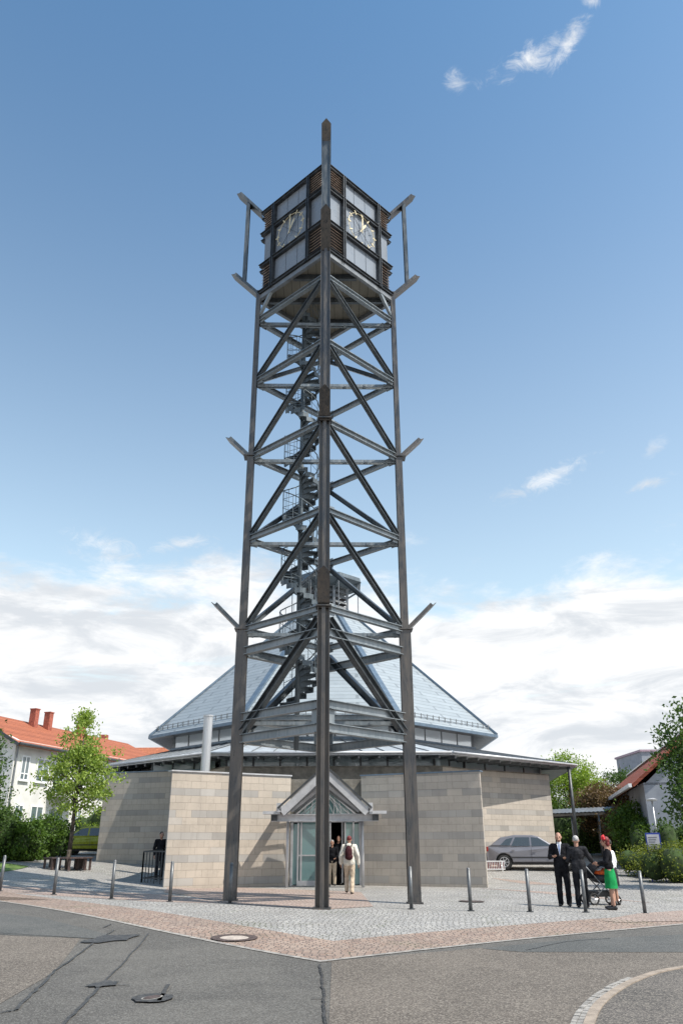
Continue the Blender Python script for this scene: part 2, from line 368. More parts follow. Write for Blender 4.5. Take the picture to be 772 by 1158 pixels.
M['cobble_red'] = setts('red_granite_setts', (.31, .205, .155), (.39, .295, .235), (.235, .165, .135), (.16, .125, .105), .11, .8)
M['path_red'] = setts('pale_red_setts', (.38, .27, .22), (.44, .345, .295), (.31, .23, .195), (.2, .16, .135), .1, .5)
M['kerb'] = mat('granite_kerb', (.30, .28, .255), .8, 0, .2, 9, .4, 60)
M['asph'] = asphalt('road_asphalt', (.078, .072, .064), (.108, .10, .088), (.24, .23, .21), .35)
M['asph_brown'] = asphalt('worn_brown_asphalt', (.105, .087, .071), (.134, .112, .092), (.30, .265, .22), .5)
M['asph_dark'] = asphalt('dark_asphalt', (.07, .071, .067), (.095, .093, .086), (.2, .2, .19), .3)
M['asph_island'] = asphalt('island_asphalt', (.085, .075, .066), (.115, .10, .088), (.26, .23, .19), .6)
M['tar'] = mat('tar_seal', (.05, .047, .044), .55, 0, .3, 12)
M['grass'] = mat('lawn', (.10, .17, .035), .9, 0, .35, 3, .7, 60)
M['iron'] = mat('cast_iron_cover', (.12, .085, .075), .6, .4, .25, 25, .5, 60)
M['cover_pale'] = mat('concrete_cover_infill', (.42, .36, .31), .8, 0, .15, 14)
M['bark'] = mat('bark', (.075, .058, .045), .9, 0, .35, 14, .8, 30, stretch=(1, 1, .3))
M['bench'] = mat('dark_stained_wood', (.07, .045, .04), .6, 0, .3, 10, .2, 30)
M['bollard'] = mat('grey_steel_bollard', (.13, .135, .14), .45, .45, .15, 6)
M['render'] = mat('white_render', (.66, .645, .615), .9, 0, .07, 1.3)
M['render_grey'] = mat('blue_grey_render', (.27, .29, .33), .85, 0, .08, 1.4)
M['tiles'] = linesmat('orange_roof_tiles', (.36, .125, .07), (.22, .085, .06), 2, .16, .14, .75, 0, None, .14, .8, (1, .3))
M['tiles_dark'] = linesmat('red_roof_tiles', (.36, .11, .07), (.28, .10, .075), 2, .17, .14, .75, 0, None, .16, .8, (1, .3))
M['brick'] = mat('red_brick_chimney', (.34, .10, .065), .85, 0, .2, 8)
M['frame_white'] = mat('white_window_frame', (.78, .78, .78), .45, 0, .03, 5)
M['curtain_glass'] = glassy('house_window_pane', (.12, .16, .17), .97)
M['silver'] = mat('silver_car_paint', (.20, .197, .218), .38, .35, .01, .5)
M['lime'] = mat('lime_car_paint', (.33, .33, .025), .3, .1, .05, 3)
M['rubber'] = mat('black_rubber', (.02, .02, .02), .75, 0, .2, 9)
M['alloy'] = mat('alloy_wheel', (.5, .5, .52), .3, .7, .05, 9)
M['plastic'] = mat('black_plastic', (.025, .025, .028), .5, 0, .15, 9)
M['lamp_red'] = mat('red_lamp_lens', (.28, .02, .015), .2, 0, .05, 9)
M['lamp_clear'] = mat('clear_lamp_lens', (.7, .7, .7), .1, 0, .05, 9)
M['skin'] = mat('skin', (.42, .23, .16), .55, 0, .06, 12)
M['suit'] = mat('black_suit_cloth', (.014, .014, .017), .8, 0, .25, 9)
M['suit_grey'] = mat('charcoal_suit_cloth', (.03, .03, .034), .8, 0, .25, 9)
M['shirt'] = mat('white_shirt', (.75, .76, .8), .8, 0, .05, 9)
M['tie'] = mat('blue_tie', (.2, .28, .48), .6, 0, .1, 20)
M['cream'] = mat('cream_jacket_cloth', (.64, .61, .54), .85, 0, .08, 8)
M['beige'] = mat('beige_trouser_cloth', (.50, .41, .31), .85, 0, .1, 8)
M['green'] = mat('emerald_skirt_cloth', (.015, .26, .075), .7, 0, .15, 8)
M['hair_red'] = mat('dyed_red_hair', (.16, .015, .015), .6, 0, .3, 30)
M['hair_dark'] = mat('dark_hair', (.02, .015, .012), .6, 0, .3, 30)
M['hair_grey'] = mat('grey_hair', (.42, .41, .40), .7, 0, .2, 30)
M['flower_red'] = mat('red_hair_flower', (.65, .02, .03), .6, 0, .2, 30)
M['wine'] = mat('wine_red_fabric', (.055, .018, .022), .7, 0, .25, 12)
M['orange'] = mat('orange_fabric', (.75, .12, .02), .7, 0, .2, 12)
M['shoe'] = mat('black_leather', (.015, .014, .014), .4, 0, .2, 9)
M['red_paint'] = mat('red_paint', (.5, .06, .05), .5, 0, .1, 9)
M['sign_blue'] = mat('blue_sign_frame', (.03, .06, .35), .4, 0, .05, 9)
M['paper'] = mat('notice_sheet', (.62, .6, .64), .6, 0, .05, 9)
M['print'] = mat('notice_print', (.2, .2, .24), .6, 0, .1, 9)
for k_ in ('suit', 'suit_grey', 'cream', 'beige', 'green', 'shirt', 'wine'): M[k_].node_tree.nodes['Principled BSDF'].inputs['Specular IOR Level'].default_value = .1
M['leaf_maple'] = leafmat('maple_leaves', (.13, .215, .035), (.40, .48, .12), .4)
M['leaf_hedge'] = leafmat('hedge_leaves', (.028, .068, .012), (.12, .20, .025), .3)
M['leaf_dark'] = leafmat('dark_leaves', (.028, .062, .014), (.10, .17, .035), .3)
M['leaf_light'] = leafmat('light_leaves', (.13, .22, .03), (.32, .42, .07), .4)
M['leaf_copper'] = leafmat('copper_leaves', (.09, .055, .03), (.22, .15, .08), .3)
M['leaf_yellow'] = leafmat('yellow_green_leaves', (.09, .125, .02), (.21, .235, .035), .35)
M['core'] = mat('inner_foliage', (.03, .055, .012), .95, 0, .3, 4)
M['reddish'] = mat('sills', (.5, .48, .46), .7)

# ------------------------------------------------------------------ ground
xs = np.concatenate([np.array([-400, -200, -120, -80, -60, -45, -35, -28]), np.arange(-24, 24.01, .5), np.array([28, 35, 45, 60, 80, 120, 200, 400])])
ys = np.concatenate([np.array([-200, -80, -30, -10]), np.arange(-4, 66.01, .5), np.array([70, 75, 80, 90, 100, 120, 160, 240, 400, 900])])
XX, YY = np.meshgrid(xs, ys); ZZ = hz(XX, YY)
nv = XX.size; nx = len(xs)
gm = MB(); gm.v = list(zip(XX.ravel().tolist(), YY.ravel().tolist(), ZZ.ravel().tolist()))
gm.f = [(j * nx + i, j * nx + i + 1, (j + 1) * nx + i + 1, (j + 1) * nx + i) for j in range(len(ys) - 1) for i in range(nx - 1)]; gm.mi = [0] * len(gm.f)
tag(gm.build('ground', M['cobble'], smooth=True), kind='structure')

def clip(poly, cx):
    """clip polygon by convex CCW polygon cx"""
    for i in range(len(cx)):
        a, b = cx[i], cx[(i + 1) % len(cx)]; out = []
        if not poly: return poly
        def sd(p): return (b[0] - a[0]) * (p[1] - a[1]) - (b[1] - a[1]) * (p[0] - a[0])
        for k in range(len(poly)):
            p, q = poly[k], poly[(k + 1) % len(poly)]; s1, s2 = sd(p), sd(q)
            if s1 >= 0: out.append(p)
            if (s1 >= 0) != (s2 >= 0):
                t = s1 / (s1 - s2); out.append((p[0] + (q[0] - p[0]) * t, p[1] + (q[1] - p[1]) * t))
        poly = out
    return poly
def ccw(p):
    a = sum(p[i][0] * p[(i + 1) % len(p)][1] - p[(i + 1) % len(p)][0] * p[i][1] for i in range(len(p)))
    return p if a > 0 else p[::-1]
def drape(polys, dz, step=.5, mb=None):
    mb = mb or MB()
    for poly in polys:
        poly = ccw([(p[0], p[1]) for p in poly])
        x0 = math.floor(min(p[0] for p in poly) / step) * step; x1 = max(p[0] for p in poly)
        y0 = math.floor(min(p[1] for p in poly) / step) * step; y1 = max(p[1] for p in poly)
        for i in range(int((x1 - x0) / step) + 1):
            for j in range(int((y1 - y0) / step) + 1):
                cx, cy = x0 + i * step, y0 + j * step
                c = clip([(cx, cy), (cx + step, cy), (cx + step, cy + step), (cx, cy + step)], poly)
                if len(c) >= 3:
                    mb.add([(p[0], p[1], H(p[0], p[1]) + dz) for p in c], [tuple(range(len(c)))])
    return mb
def ribbon(pts, w0, dz, side=0.):
    """list of convex quads following a poly-line (x,y)"""
    out = []; P = [Vector((p[0], p[1])) for p in pts]; N = []
    for i in range(len(P)):
        d = (P[min(i + 1, len(P) - 1)] - P[max(i - 1, 0)]).normalized(); N.append(Vector((-d.y, d.x)))
    for i in range(len(P) - 1):
        a = side - w0 / 2; b = side + w0 / 2
        out.append([P[i] + N[i] * a, P[i + 1] + N[i + 1] * a, P[i + 1] + N[i + 1] * b, P[i] + N[i] * b])
    return out
def st(name, polys, dz, m_, step=.5):
    return tag(drape(polys, dz, step).build(name, m_, smooth=True), kind='structure')

V0 = G(362, 1089)                       # the corner of the pavement
L0 = G(0, 1020); R0 = G(772, 1046)
dl = (L0 - V0).normalized(); dr = (R0 - V0).normalized()
Lf = V0 + dl * 26; Rf = V0 + dr * 26
e = .9
# road fills everything in front of the V
st('road', [[V0, Lf, (Lf.x, -3), (V0.x, -3)], [V0, (V0.x, -3), (Rf.x, -3), Rf]], .004, M['asph'])
seamR = [V0, G(372, 1158), (.05, -3), (9.5, -3), G(772, 1098), G(772, 1078), G(600, 1076)]
st('road_resurfaced_lane', [[V0, G(372, 1158), (-.1, 4), (12, 4), G(800, 1078)], [V0, G(800, 1078), G(545, 1073)]], .008, M['asph_brown'])
st('road_patch', [[G(545, 1074), G(640, 1064), G(790, 1057), G(800, 1064), G(800, 1076), G(772, 1078), G(590, 1078)]], .012, M['asph_dark'])
st('road_trench_patch', [[G(-60, 1056), G(112, 1063), G(60, 1101), G(15, 1146), G(-60, 1150)]], .008, M['asph_brown'])
st('road_far_patch', [[G(-40, 1030), G(45, 1038), G(125, 1058), G(112, 1062), G(-60, 1055)]], .008, M['asph_dark'])
def wob(a, b, n=12, amp=.02):
    a = Vector(a[:2]); b = Vector(b[:2]); d = (b - a); nr = Vector((-d.y, d.x)).normalized()
    return [a + d * (i / n) + nr * random.uniform(-amp, amp) for i in range(n + 1)]
for a, b, wd in [((0, 1147), (18, 1144), .07), ((18, 1144), (62, 1099), .06), ((62, 1099), (112, 1063), .05), ((112, 1063), (130, 1053), .035), ((0, 1056), (112, 1063), .03), ((70, 1162), (118, 1112), .06),
                 ((118, 1112), (168, 1057), .04), ((362, 1092), (366, 1130), .045), ((366, 1130), (369, 1162), .045), ((352, 1131), (366, 1131), .03), ((118, 1114), (148, 1116), .03),
                 ((595, 1076), (640, 1066), .03), ((640, 1066), (690, 1062), .03), ((118, 1050), (126, 1046), .04)]:
    st('road_seam', ribbon(wob(G(*a), G(*b), 14, .014), wd * .7, 0), .017, M['tar'], .5)
def blob(cx, cy, rx, ry, ang=0, n=18, jit=.25):
    c_, s_ = math.cos(ang), math.sin(ang); pts = []
    for i in range(n):
        t = 2 * math.pi * i / n; k = 1 + random.uniform(-jit, jit); x = rx * k * math.cos(t); y = ry * k * math.sin(t)
        pts.append((cx + x * c_ - y * s_, cy + x * s_ + y * c_))
    return [[(cx, cy), pts[i], pts[(i + 1) % n]] for i in range(n)]
g = G(126, 1063); st('tar_stain', blob(g.x, g.y, .28, .5, -.5), .021, M['tar'])
g = G(114, 1115); st('tar_stain', blob(g.x, g.y, .16, .22, -.3, jit=.4), .021, M['tar'])
g = G(180, 1134); g = G(172, 1131); st('tar_stain', blob(g.x, g.y, .23, .27, .3, jit=.1), .021, M['tar'])
st('tar_stain', ribbon(wob(G(180, 1134), G(190, 1115), 5, .01), .05, 0), .021, M['tar'])
vg_ = empty('valve_cover', (g.x, g.y, g.z + .022), R(-25)); tag(vg_, 'small oval iron valve cover set in a black tar patch on the road', 'valve cover')
mb = MB(); mb.add([(.09 * math.cos(t), .155 * math.sin(t), 0) for t in [2 * math.pi * i / 24 for i in range(24)]], [tuple(range(24))]); mb.build('cover_rim', M['kerb'], vg_)
mb = MB(); mb.add([(.07 * math.cos(t), .13 * math.sin(t), .004) for t in [2 * math.pi * i / 24 for i in range(24)]], [tuple(range(24))]); mb.build('lid', M['iron'], vg_)
# border: kerb line, red sett band
def off(P, d, k):
    n = Vector((-d.y, d.x, 0)); n = n if n.y > 0 else -n; return P + n * k
def vband(k0, k1, dz, m_, name):
    bis = (Vector((-dl.y, dl.x, 0)) * (1 if dl.x > 0 else -1) + Vector((-dr.y, dr.x, 0)))
    nL = Vector((dl.y, -dl.x, 0)); nL = nL if nL.y > 0 else -nL
    nR = Vector((-dr.y, dr.x, 0)); nR = nR if nR.y > 0 else -nR
    b = (nL + nR).normalized(); cs = b.dot(nL)
    q = lambda k: V0 + b * (k / cs)
    st(name, [[q(k0), q(k1), Lf + nL * k1, Lf + nL * k0], [q(k0), Rf + nR * k0, Rf + nR * k1, q(k1)]], dz, m_)
vband(.0, .10, .012, M['kerb'], 'kerb_line')
vband(.10, 1.6, .008, M['cobble_red'], 'red_sett_band')
# small kerbed road island bottom right
isl = [G(655, 1175), G(668, 1144), G(690, 1124), G(715, 1110), G(745, 1100), G(790, 1093)]
def smooth_poly(P, n=5):
    P = [Vector(p[:2]) for p in P]; out = []
    for i in range(len(P) - 1):
        p0 = P[max(i - 1, 0)]; p1 = P[i]; p2 = P[i + 1]; p3 = P[min(i + 2, len(P) - 1)]
        for k in range(n):
            t = k / n; out.append(.5 * ((2 * p1) + (p2 - p0) * t + (2 * p0 - 5 * p1 + 4 * p2 - p3) * t * t + (3 * p1 - p0 - 3 * p2 + p3) * t ** 3))
    return out + [P[-1]]
ic = smooth_poly(isl)
kb = MB()
KH = .035
for q in ribbon(ic, .10, 0, -.05):
    for a in (0,): kb.add([(p.x, p.y, H(p.x, p.y) + z_) for z_ in (-.05, KH) for p in q], [(4, 5, 6, 7), (0, 1, 5, 4), (2, 3, 7, 6), (3, 0, 4, 7), (1, 2, 6, 5)])
tag(kb.build('island_kerb', mat('warm_granite_kerb', (.30, .245, .195), .8, 0, .12, 7, .3, 60)), kind='structure')
cen = Vector((G(800, 1180).x, G(800, 1180).y))
isp = [[ic[i], ic[i + 1], cen] for i in range(len(ic) - 1)]
st('island_surface', isp, .022, M['asph_island'])
gut = MB(); acc = 0
gc = [p for p in ic if p.y < G(700, 1118).y + .3]
for q in ribbon(ic[:17], .12, 0, .065):
    d = (q[1] - q[0]); n_ = max(1, int(d.length / .115))
    for k in range(n_):
        for r_ in (0,):
            a0 = q[0].lerp(q[1], (k + .06) / n_); a1 = q[0].lerp(q[1], (k + .94) / n_); b0 = q[3].lerp(q[2], (k + .06) / n_); b1 = q[3].lerp(q[2], (k + .94) / n_)
            for u0, u1 in ((.03, .48), (.53, .97)):
                pp = [a0.lerp(b0, u0), a1.lerp(b1, u0), a1.lerp(b1, u1), a0.lerp(b0, u1)]; h_ = random.uniform(.014, .022)
                gut.add([(p.x, p.y, H(p.x, p.y) + z_) for z_ in (-.03, h_) for p in pp], [(4, 5, 6, 7), (0, 1, 5, 4), (2, 3, 7, 6), (3, 0, 4, 7), (1, 2, 6, 5)])
tag(gut.build('island_gutter_setts', M['kerb']), kind='structure')
# pale red setts in front of the church and across the square
st('red_sett_forecourt', [[G(185, 1009), G(262, 1022), G(362, 1029), G(430, 1025), G(482, 1013), G(408, 1009), G(400, 999), G(330, 999), G(190, 1003)]], .008, M['path_red'])
st('red_sett_path', [[G(-30, 999), G(190, 1012), G(262, 1022), G(180, 1020), G(-30, 1006)]], .004, M['path_red'])
st('red_sett_path', [[G(-30, 1012), G(60, 1018), G(-30, 1019)]], .008, M['path_red'])
st('red_sett_path', [[G(545, 1002), G(640, 1010), G(790, 1021), G(790, 1025), G(640, 1013), G(545, 1005)]], .004, M['path_red'])
st('red_sett_path', [[G(543, 988), G(600, 997), G(790, 1006), G(790, 1010), G(600, 1000), G(543, 990)]], .004, M['path_red'])
st('red_sett_path', [[G(680, 1042), G(720, 1034), G(790, 1029), G(800, 1042), G(700, 1044)]], .016, M['path_red'])
# lawns
st('lawn', [[G(-20, 985), G(35, 976), G(62, 968), G(85, 966), G(60, 962), G(-20, 964)]], .012, M['grass'])
st('lawn', [[G(-40, 992), G(6, 986), G(33, 980), G(-40, 975)]], .016, M['grass'])
st('lawn', [[G(738, 985), G(800, 979), G(800, 992), G(770, 990)]], .012, M['grass'])

def disc(name, px, py, r, m_, dz=.016, n=28, ring=None):
    g = G(px, py); root = MB()
    root.add([(g.x + r * math.cos(t), g.y + r * math.sin(t), H(g.x + r * math.cos(t), g.y + r * math.sin(t)) + dz) for t in [2 * math.pi * i / n for i in range(n)]], [tuple(range(n))])
    return g, root
for px, py, r, lab in [(265, 1062, .40, 'round manhole cover with pale centre in red sett band'), (533, 1020, .36, 'round manhole cover in grey setts beside bollard line')]:
    g = G(px, py); e_ = empty('manhole_cover', (g.x, g.y, g.z)); tag(e_, lab, 'manhole cover')
    sx = (H(g.x + .3, g.y) - H(g.x - .3, g.y)) / .6; sy = (H(g.x, g.y + .3) - H(g.x, g.y - .3)) / .6
    def dsc(r0, r1, z_, name, m_):
        mb = MB(); n = 32
        vs = [(rr * math.cos(t), rr * math.sin(t), z_ + sx * rr * math.cos(t) + sy * rr * math.sin(t)) for rr in (r0, r1) for t in [2 * math.pi * i / n for i in range(n)]]
        if r0 > 0: mb.add(vs, [(i, (i + 1) % n, n + (i + 1) % n, n + i)[::-1] for i in range(n)])
        else: mb.add(vs[n:], [tuple(range(n))])
        return mb.build(name, m_, e_)
    dsc(r * .62, r, .024, 'cover_ring', M['iron']); dsc(0, r * .62, .020, 'cover_infill', M['cover_pale'] if px < 400 else M['iron'])

# ================================================================== CLOCK TOWER
TC = Vector((-.54, 22.7, 0)); RT = 2.42
tz0 = min(H(-.56, 20.3), H(-2.9, 22.7), H(1.8, 22.7)) - .05
tower = empty('clock_tower', (TC.x, TC.y, 0)); tag(tower, 'tall dark steel lattice clock tower with louvred clock room on top', 'clock tower')
a0 = math.atan2(20.3 - 22.7, 0.04)
DIRS = [Vector((.02, -1, 0)).normalized(), Vector((-1, -.02, 0)).normalized(), Vector((-.02, 1, 0)).normalized(), Vector((1, .02, 0)).normalized()]  # front, left, back, right
LEG = [d * RT for d in DIRS]
def onleg(i, z): return LEG[i] + Vector((0, 0, z))
def leg_section(mb, i, z0, z1, dep, wid=.33):
    d = DIRS[i]; t = Vector((-d.y, d.x, 0)); p = LEG[i]
    tf = .022
    def pl(c, sx_, sy_):
        cc = p + t * c[0] + d * c[1]
        vs = [cc + t * (a * sx_ / 2) + d * (b * sy_ / 2) + Vector((0, 0, z)) for z in (z0, z1) for a, b in ((-1, -1), (1, -1), (1, 1), (-1, 1))]
        mb.add(vs, [(0, 3, 2, 1), (4, 5, 6, 7), (0, 1, 5, 4), (1, 2, 6, 5), (2, 3, 7, 6), (3, 0, 4, 7)])
    pl((-wid / 2 + tf / 2, 0), tf, dep); pl((wid / 2 - tf / 2, 0), tf, dep)
    pl((0, 0), wid - 2 * tf, .02)
    pl((0, dep / 4 + .005), .016, dep / 2 - .01); pl((0, -dep / 4 - .005), .016, dep / 2 - .01)
    pl((0, dep / 2 - .012), .10, .016)
for i in range(4):
    mb = MB(); g = onleg(i, 0) + TC; zb = H(g.x, g.y) + .02
    leg_section(mb, i, zb, 7.5, .33); leg_section(mb, i, 7.5, 13.3, .215, .325); leg_section(mb, i, 13.3, 20.0, .155, .32)
    d = DIRS[i]; c = LEG[i]
    ang = math.atan2(d.y, d.x)
    for zc in (7.5, 13.3):            # splice collars
        mb.box(c + Vector((0, 0, zc)), (.46, .42, .035), ang)
    mb.box(c + Vector((0, 0, zb)), (.42, .42, .035), ang)
    o = mb.build('leg', M['leg'], tower)
    # prongs: leaning beams that point outward and up
    for zc, L in ((7.5, .78), (13.3, .66), (19.85, .9), (23.65, .9)):
        pb = MB(); p0 = c + d * (.05 if zc < 19 else -.02) + Vector((0, 0, zc)); p1 = p0 + (d + Vector((0, 0, 1.0 if zc < 23 else 1.12))) * L
        t_ = Vector((-d.y, d.x, 0))
        # channel-shaped beam: two cheeks and a web, cut square
        for s_ in (-1, 1): pb.ext([(s_ * .15 - .012, -.045), (s_ * .15 + .012, -.045), (s_ * .15 + .012, .06), (s_ * .15 - .012, .06)], p0, p1, d - Vector((0, 0, 1)))
        ax_d = (p1 - p0).normalized(); out = (d - Vector((0, 0, 1))).normalized()
        pb.plate([p0 + out * .062 - t_ * .165, p0 + out * .062 + t_ * .165, p1 + out * .062 + t_ * .165, p1 + ax_d * .17 + out * .062, p1 + out * .062 - t_ * .165], .016)
        pb.build('prong', M['leg'] if i in (0, 3) else M['darkbeam'], tower)
    # link bar between the two upper prongs
    lb = MB(); q = c + d * .55
    for s_ in (-1, 1):
        t_ = Vector((-d.y, d.x, 0)) * s_ * .14
        lb.bar(q + t_ + Vector((0, 0, 20.42)), q + t_ + Vector((0, 0, 24.2)), .02, .13, d)
    lb.bar(q + Vector((0, 0, 20.42)), q + Vector((0, 0, 24.2)), .27, .016, d)
    lb.build('link_bar', M['darkbeam'], tower)
LEVELS = [7.5, 10.4, 13.3, 16.2, 18.75]
for a in range(4):
    b = (a + 1) % 4
    A_, B_ = LEG[a], LEG[b]; u_ = (B_ - A_).normalized(); A1 = A_ + u_ * .2; B1 = B_ - u_ * .2
    Z = lambda z: Vector((0, 0, z))
    for zc in LEVELS:
        MB().ibeam(A1 + Z(zc), B1 + Z(zc), .15, .17).build('ring_beam', M['beam'], tower)
    for zc in (6.83, 4.93, 4.34):
        MB().ibeam(A1 + Z(zc), B1 + Z(zc), .19, .23).build('ring_beam', M['beam'], tower)
    # braces rise from the side legs (1,3) to the front and back legs (0,2)
    lo, hi = (a, b) if a in (1, 3) else (b, a)
    ul = (LEG[hi] - LEG[lo]).normalized()
    for z0_, z1_ in zip(LEVELS[:-1], LEVELS[1:]):
        MB().ibeam(LEG[lo] + ul * .17 + Z(z0_ + .1), LEG[hi] - ul * .17 + Z(z1_ - .13), .14, .15).build('diagonal_brace', M['darkbeam'] if z0_ > 9 else M['darkbeam'], tower)
    MB().ibeam(LEG[lo] + ul * .2 + Z(4.5), LEG[hi] - ul * .2 + Z(7.2), .2, .2).build('diagonal_brace', M['darkbeam'], tower)
    for zc in LEVELS + [4.63]:
        for P_, s_ in ((A_, 1), (B_, -1)):
            MB().box(P_ + u_ * s_ * .26 + Z(zc), (.3, .02, .34), math.atan2(u_.y, u_.x)).build('gusset_plate', M['beam'], tower)
    # short knee braces under the clock room
    MB().bar(LEG[lo] + ul * .12 + Z(18.95), LEG[lo] + ul * .75 + Z(19.72), .1, .1).build('knee_brace', M['beam'], tower)
for zc in LEVELS + [4.93]:
    tb = MB()
    for s_ in (-.06, .06): tb.bar(LEG[1] + Vector((.12, s_, zc - .16)), LEG[3] + Vector((-.12, s_, zc - .16)), .05, .10)
    for k in range(7): tb.box((-2.0 + k * .67, 0, zc - .16), (.08, .16, .08))
    tb.build('tie_beam', M['beam'], tower)
# clock room
ROOM = empty('clock_room', (0, 0, 0)); ROOM.parent = tower
Z0, Z1 = 19.82, 23.62; HH = Z1 - Z0
rh = .29 * HH; rows = [Z0, Z0 + .325 * HH, Z0 + .715 * HH, Z1]
for a in range(4):
    b = (a + 1) % 4
    k_ = .985
    A_ = LEG[a] * k_; B_ = LEG[b] * k_; W_ = (B_ - A_).length; u_ = (B_ - A_) / W_; nrm = Vector((u_.y, -u_.x, 0))
    if nrm.dot(A_) < 0: nrm = -nrm
    def P(s_, z_, o_=0.): return A_ + u_ * s_ + nrm * o_ + Vector((0, 0, z_))
    ang = math.atan2(u_.y, u_.x)
    cols = [.12, .225 * W_, .775 * W_, W_ - .12]
    fb = MB()
    for z_, h_ in ((rows[0] + .04, .08), (rows[1], .09), (rows[2], .09), (rows[3] - .03, .08)):
        fb.bar(P(.08, z_, .07), P(W_ - .08, z_, .07), .15, h_)
        fb.bar(P(.06, z_ + h_ / 2 + .008, .09), P(W_ - .06, z_ + h_ / 2 + .008, .09), .2, .014)
    for s_ in (cols[1], cols[2]):
        fb.bar(P(s_ - .045, Z0 - .04, .09), P(s_ - .045, Z1 + .03, .09), .18, .035, nrm.cross(Vector((0, 0, 1))))
        fb.bar(P(s_ + .045, Z0 - .04, .09), P(s_ + .045, Z1 + .03, .09), .18, .035, nrm.cross(Vector((0, 0, 1))))
        fb.bar(P(s_, Z0 - .04, .04), P(s_, Z1 + .03, .04), .08, .06, nrm.cross(Vector((0, 0, 1))))
    fb.build('frame', M['boxframe'], ROOM)
    for ci in range(3):
        for ri in range(3):
            s0, s1 = cols[ci] + .05, cols[ci + 1] - .05; z0_, z1_ = rows[ri] + .045, rows[ri + 1] - .045
            if ci != 1 and ri != 1:
                lv = MB(); n_ = 9; st_ = (z1_ - z0_) / n_
                for k in range(n_):
                    zc = z0_ + (k + .5) * st_
                    lv.plate([P(s0, zc - st_ * .40, .085), P(s1, zc - st_ * .40, .085), P(s1, zc + st_ * .12, .02), P(s0, zc + st_ * .12, .02)], .010)
                lv.build('louvre', M['louvre'], ROOM)
                MB().plate([P(s0 - .03, z0_ - .05, -.03), P(s1 + .03, z0_ - .05, -.03), P(s1 + .03, z1_ + .05, -.03), P(s0 - .03, z1_ + .05, -.03)], .02).build('backing_panel', M['boxframe'], ROOM)
            else:
                n_ = 3 if ci == 1 else 1; w_ = (s1 - s0) / n_
                for k in range(n_):
                    MB().plate([P(s0 + k * w_ + .012, z0_, 0), P(s0 + (k + 1) * w_ - .012, z0_, 0), P(s0 + (k + 1) * w_ - .012, z1_, 0), P(s0 + k * w_ + .012, z1_, 0)], .02).build('glass_panel', M['pane_dark'], ROOM)
                MB().plate([P(s0 - .03, z0_ - .05, -.035), P(s1 + .03, z0_ - .05, -.035), P(s1 + .03, z1_ + .05, -.035), P(s0 - .03, z1_ + .05, -.035)], .02).build('backing_panel', M['boxframe'], ROOM)
    # edge band below the room
    MB().bar(P(.02, Z0 - .12, .03), P(W_ - .02, Z0 - .12, .03), .12, .18).build('edge_beam', M['mid_metal'], ROOM)
    # clock
    rdir = u_ if (u_.cross(Vector((0, 0, 1)))).dot(nrm) > 0 else -u_     # viewer's right when facing the wall from outside
    rdir = -nrm.cross(Vector((0, 0, 1)))
    if a in (0, 3):
        cc = P(W_ / 2, (rows[1] + rows[2]) / 2, .11); ck = empty('clock', cc); ck.parent = ROOM
        rr = .66
        def cp(r_, t_, o_=0.): return rdir * (r_ * math.sin(t_)) + Vector((0, 0, r_ * math.cos(t_))) + nrm * o_
        rg = MB(); rg.path([cp(rr, 2 * math.pi * k / 48) for k in range(49)], .012, 5)
        sp_ = MB()
        for k in range(2): sp_.bar(cp(rr, k * math.pi / 2 + .8, -.02), cp(-rr, k * math.pi / 2 + .8, -.02), .012, .012, nrm)
        sp_.build('dial_spokes', M['boxframe'], ck)
        rg.build('dial_ring', M['gold'], ck)
        for k in range(12):
            t_ = 2 * math.pi * k / 12; hm = MB(); hm.bar(cp(rr - .085, t_, .02), cp(rr + .085, t_, .02), .038, .02, nrm)
            if k % 3 == 0: hm.bar(cp(rr, t_ - .1, .02), cp(rr, t_ + .1, .02), .03, .02, nrm)
            hm.build('hour_mark', M['gold'], ck)
        for nm, t_, L_, wd in (('minute_hand', R(2), .60, .065), ('hour_hand', R(31), .44, .09)):
            hb = MB(); o_ = .05 if nm[0] == 'm' else .03
            px_ = cp(wd / 2, t_ + math.pi / 2); e1 = cp(1, t_)
            hb.plate([cp(-.17, t_, o_) - px_ * .35, cp(-.17, t_, o_) + px_ * .35, e1 * (L_ * .78) + nrm * o_ + px_, e1 * L_ + nrm * o_, e1 * (L_ * .78) + nrm * o_ - px_], .012)
            hb.build(nm, M['gold'], ck)
kk = .965
sf = MB(); sf.add([(LEG[i] * kk + Vector((0, 0, z_))) for z_ in (Z0 - .03, Z0 - .005) for i in range(4)], [(0, 1, 2, 3), (7, 6, 5, 4), (0, 4, 5, 1), (1, 5, 6, 2), (2, 6, 7, 3), (3, 7, 4, 0)])
sf.build('soffit', M['soffit'], ROOM)
rf = MB(); rf.add([(LEG[i] * 1.0 + Vector((0, 0, z_))) for z_ in (Z1 + .02, Z1 + .09) for i in range(4)], [(3, 2, 1, 0), (4, 5, 6, 7), (0, 1, 5, 4), (1, 2, 6, 5), (2, 3, 7, 6), (3, 0, 4, 7)])
rf.build('roof_plate', M['boxframe'], ROOM)
for yv in (-1.25, 0, 1.25):
    hw = (RT - abs(yv)) * .94; MB().ibeam((-hw, yv, Z0 - .16), (hw, yv, Z0 - .16), .12, .2).build('floor_beam', M['darkbeam'], ROOM)
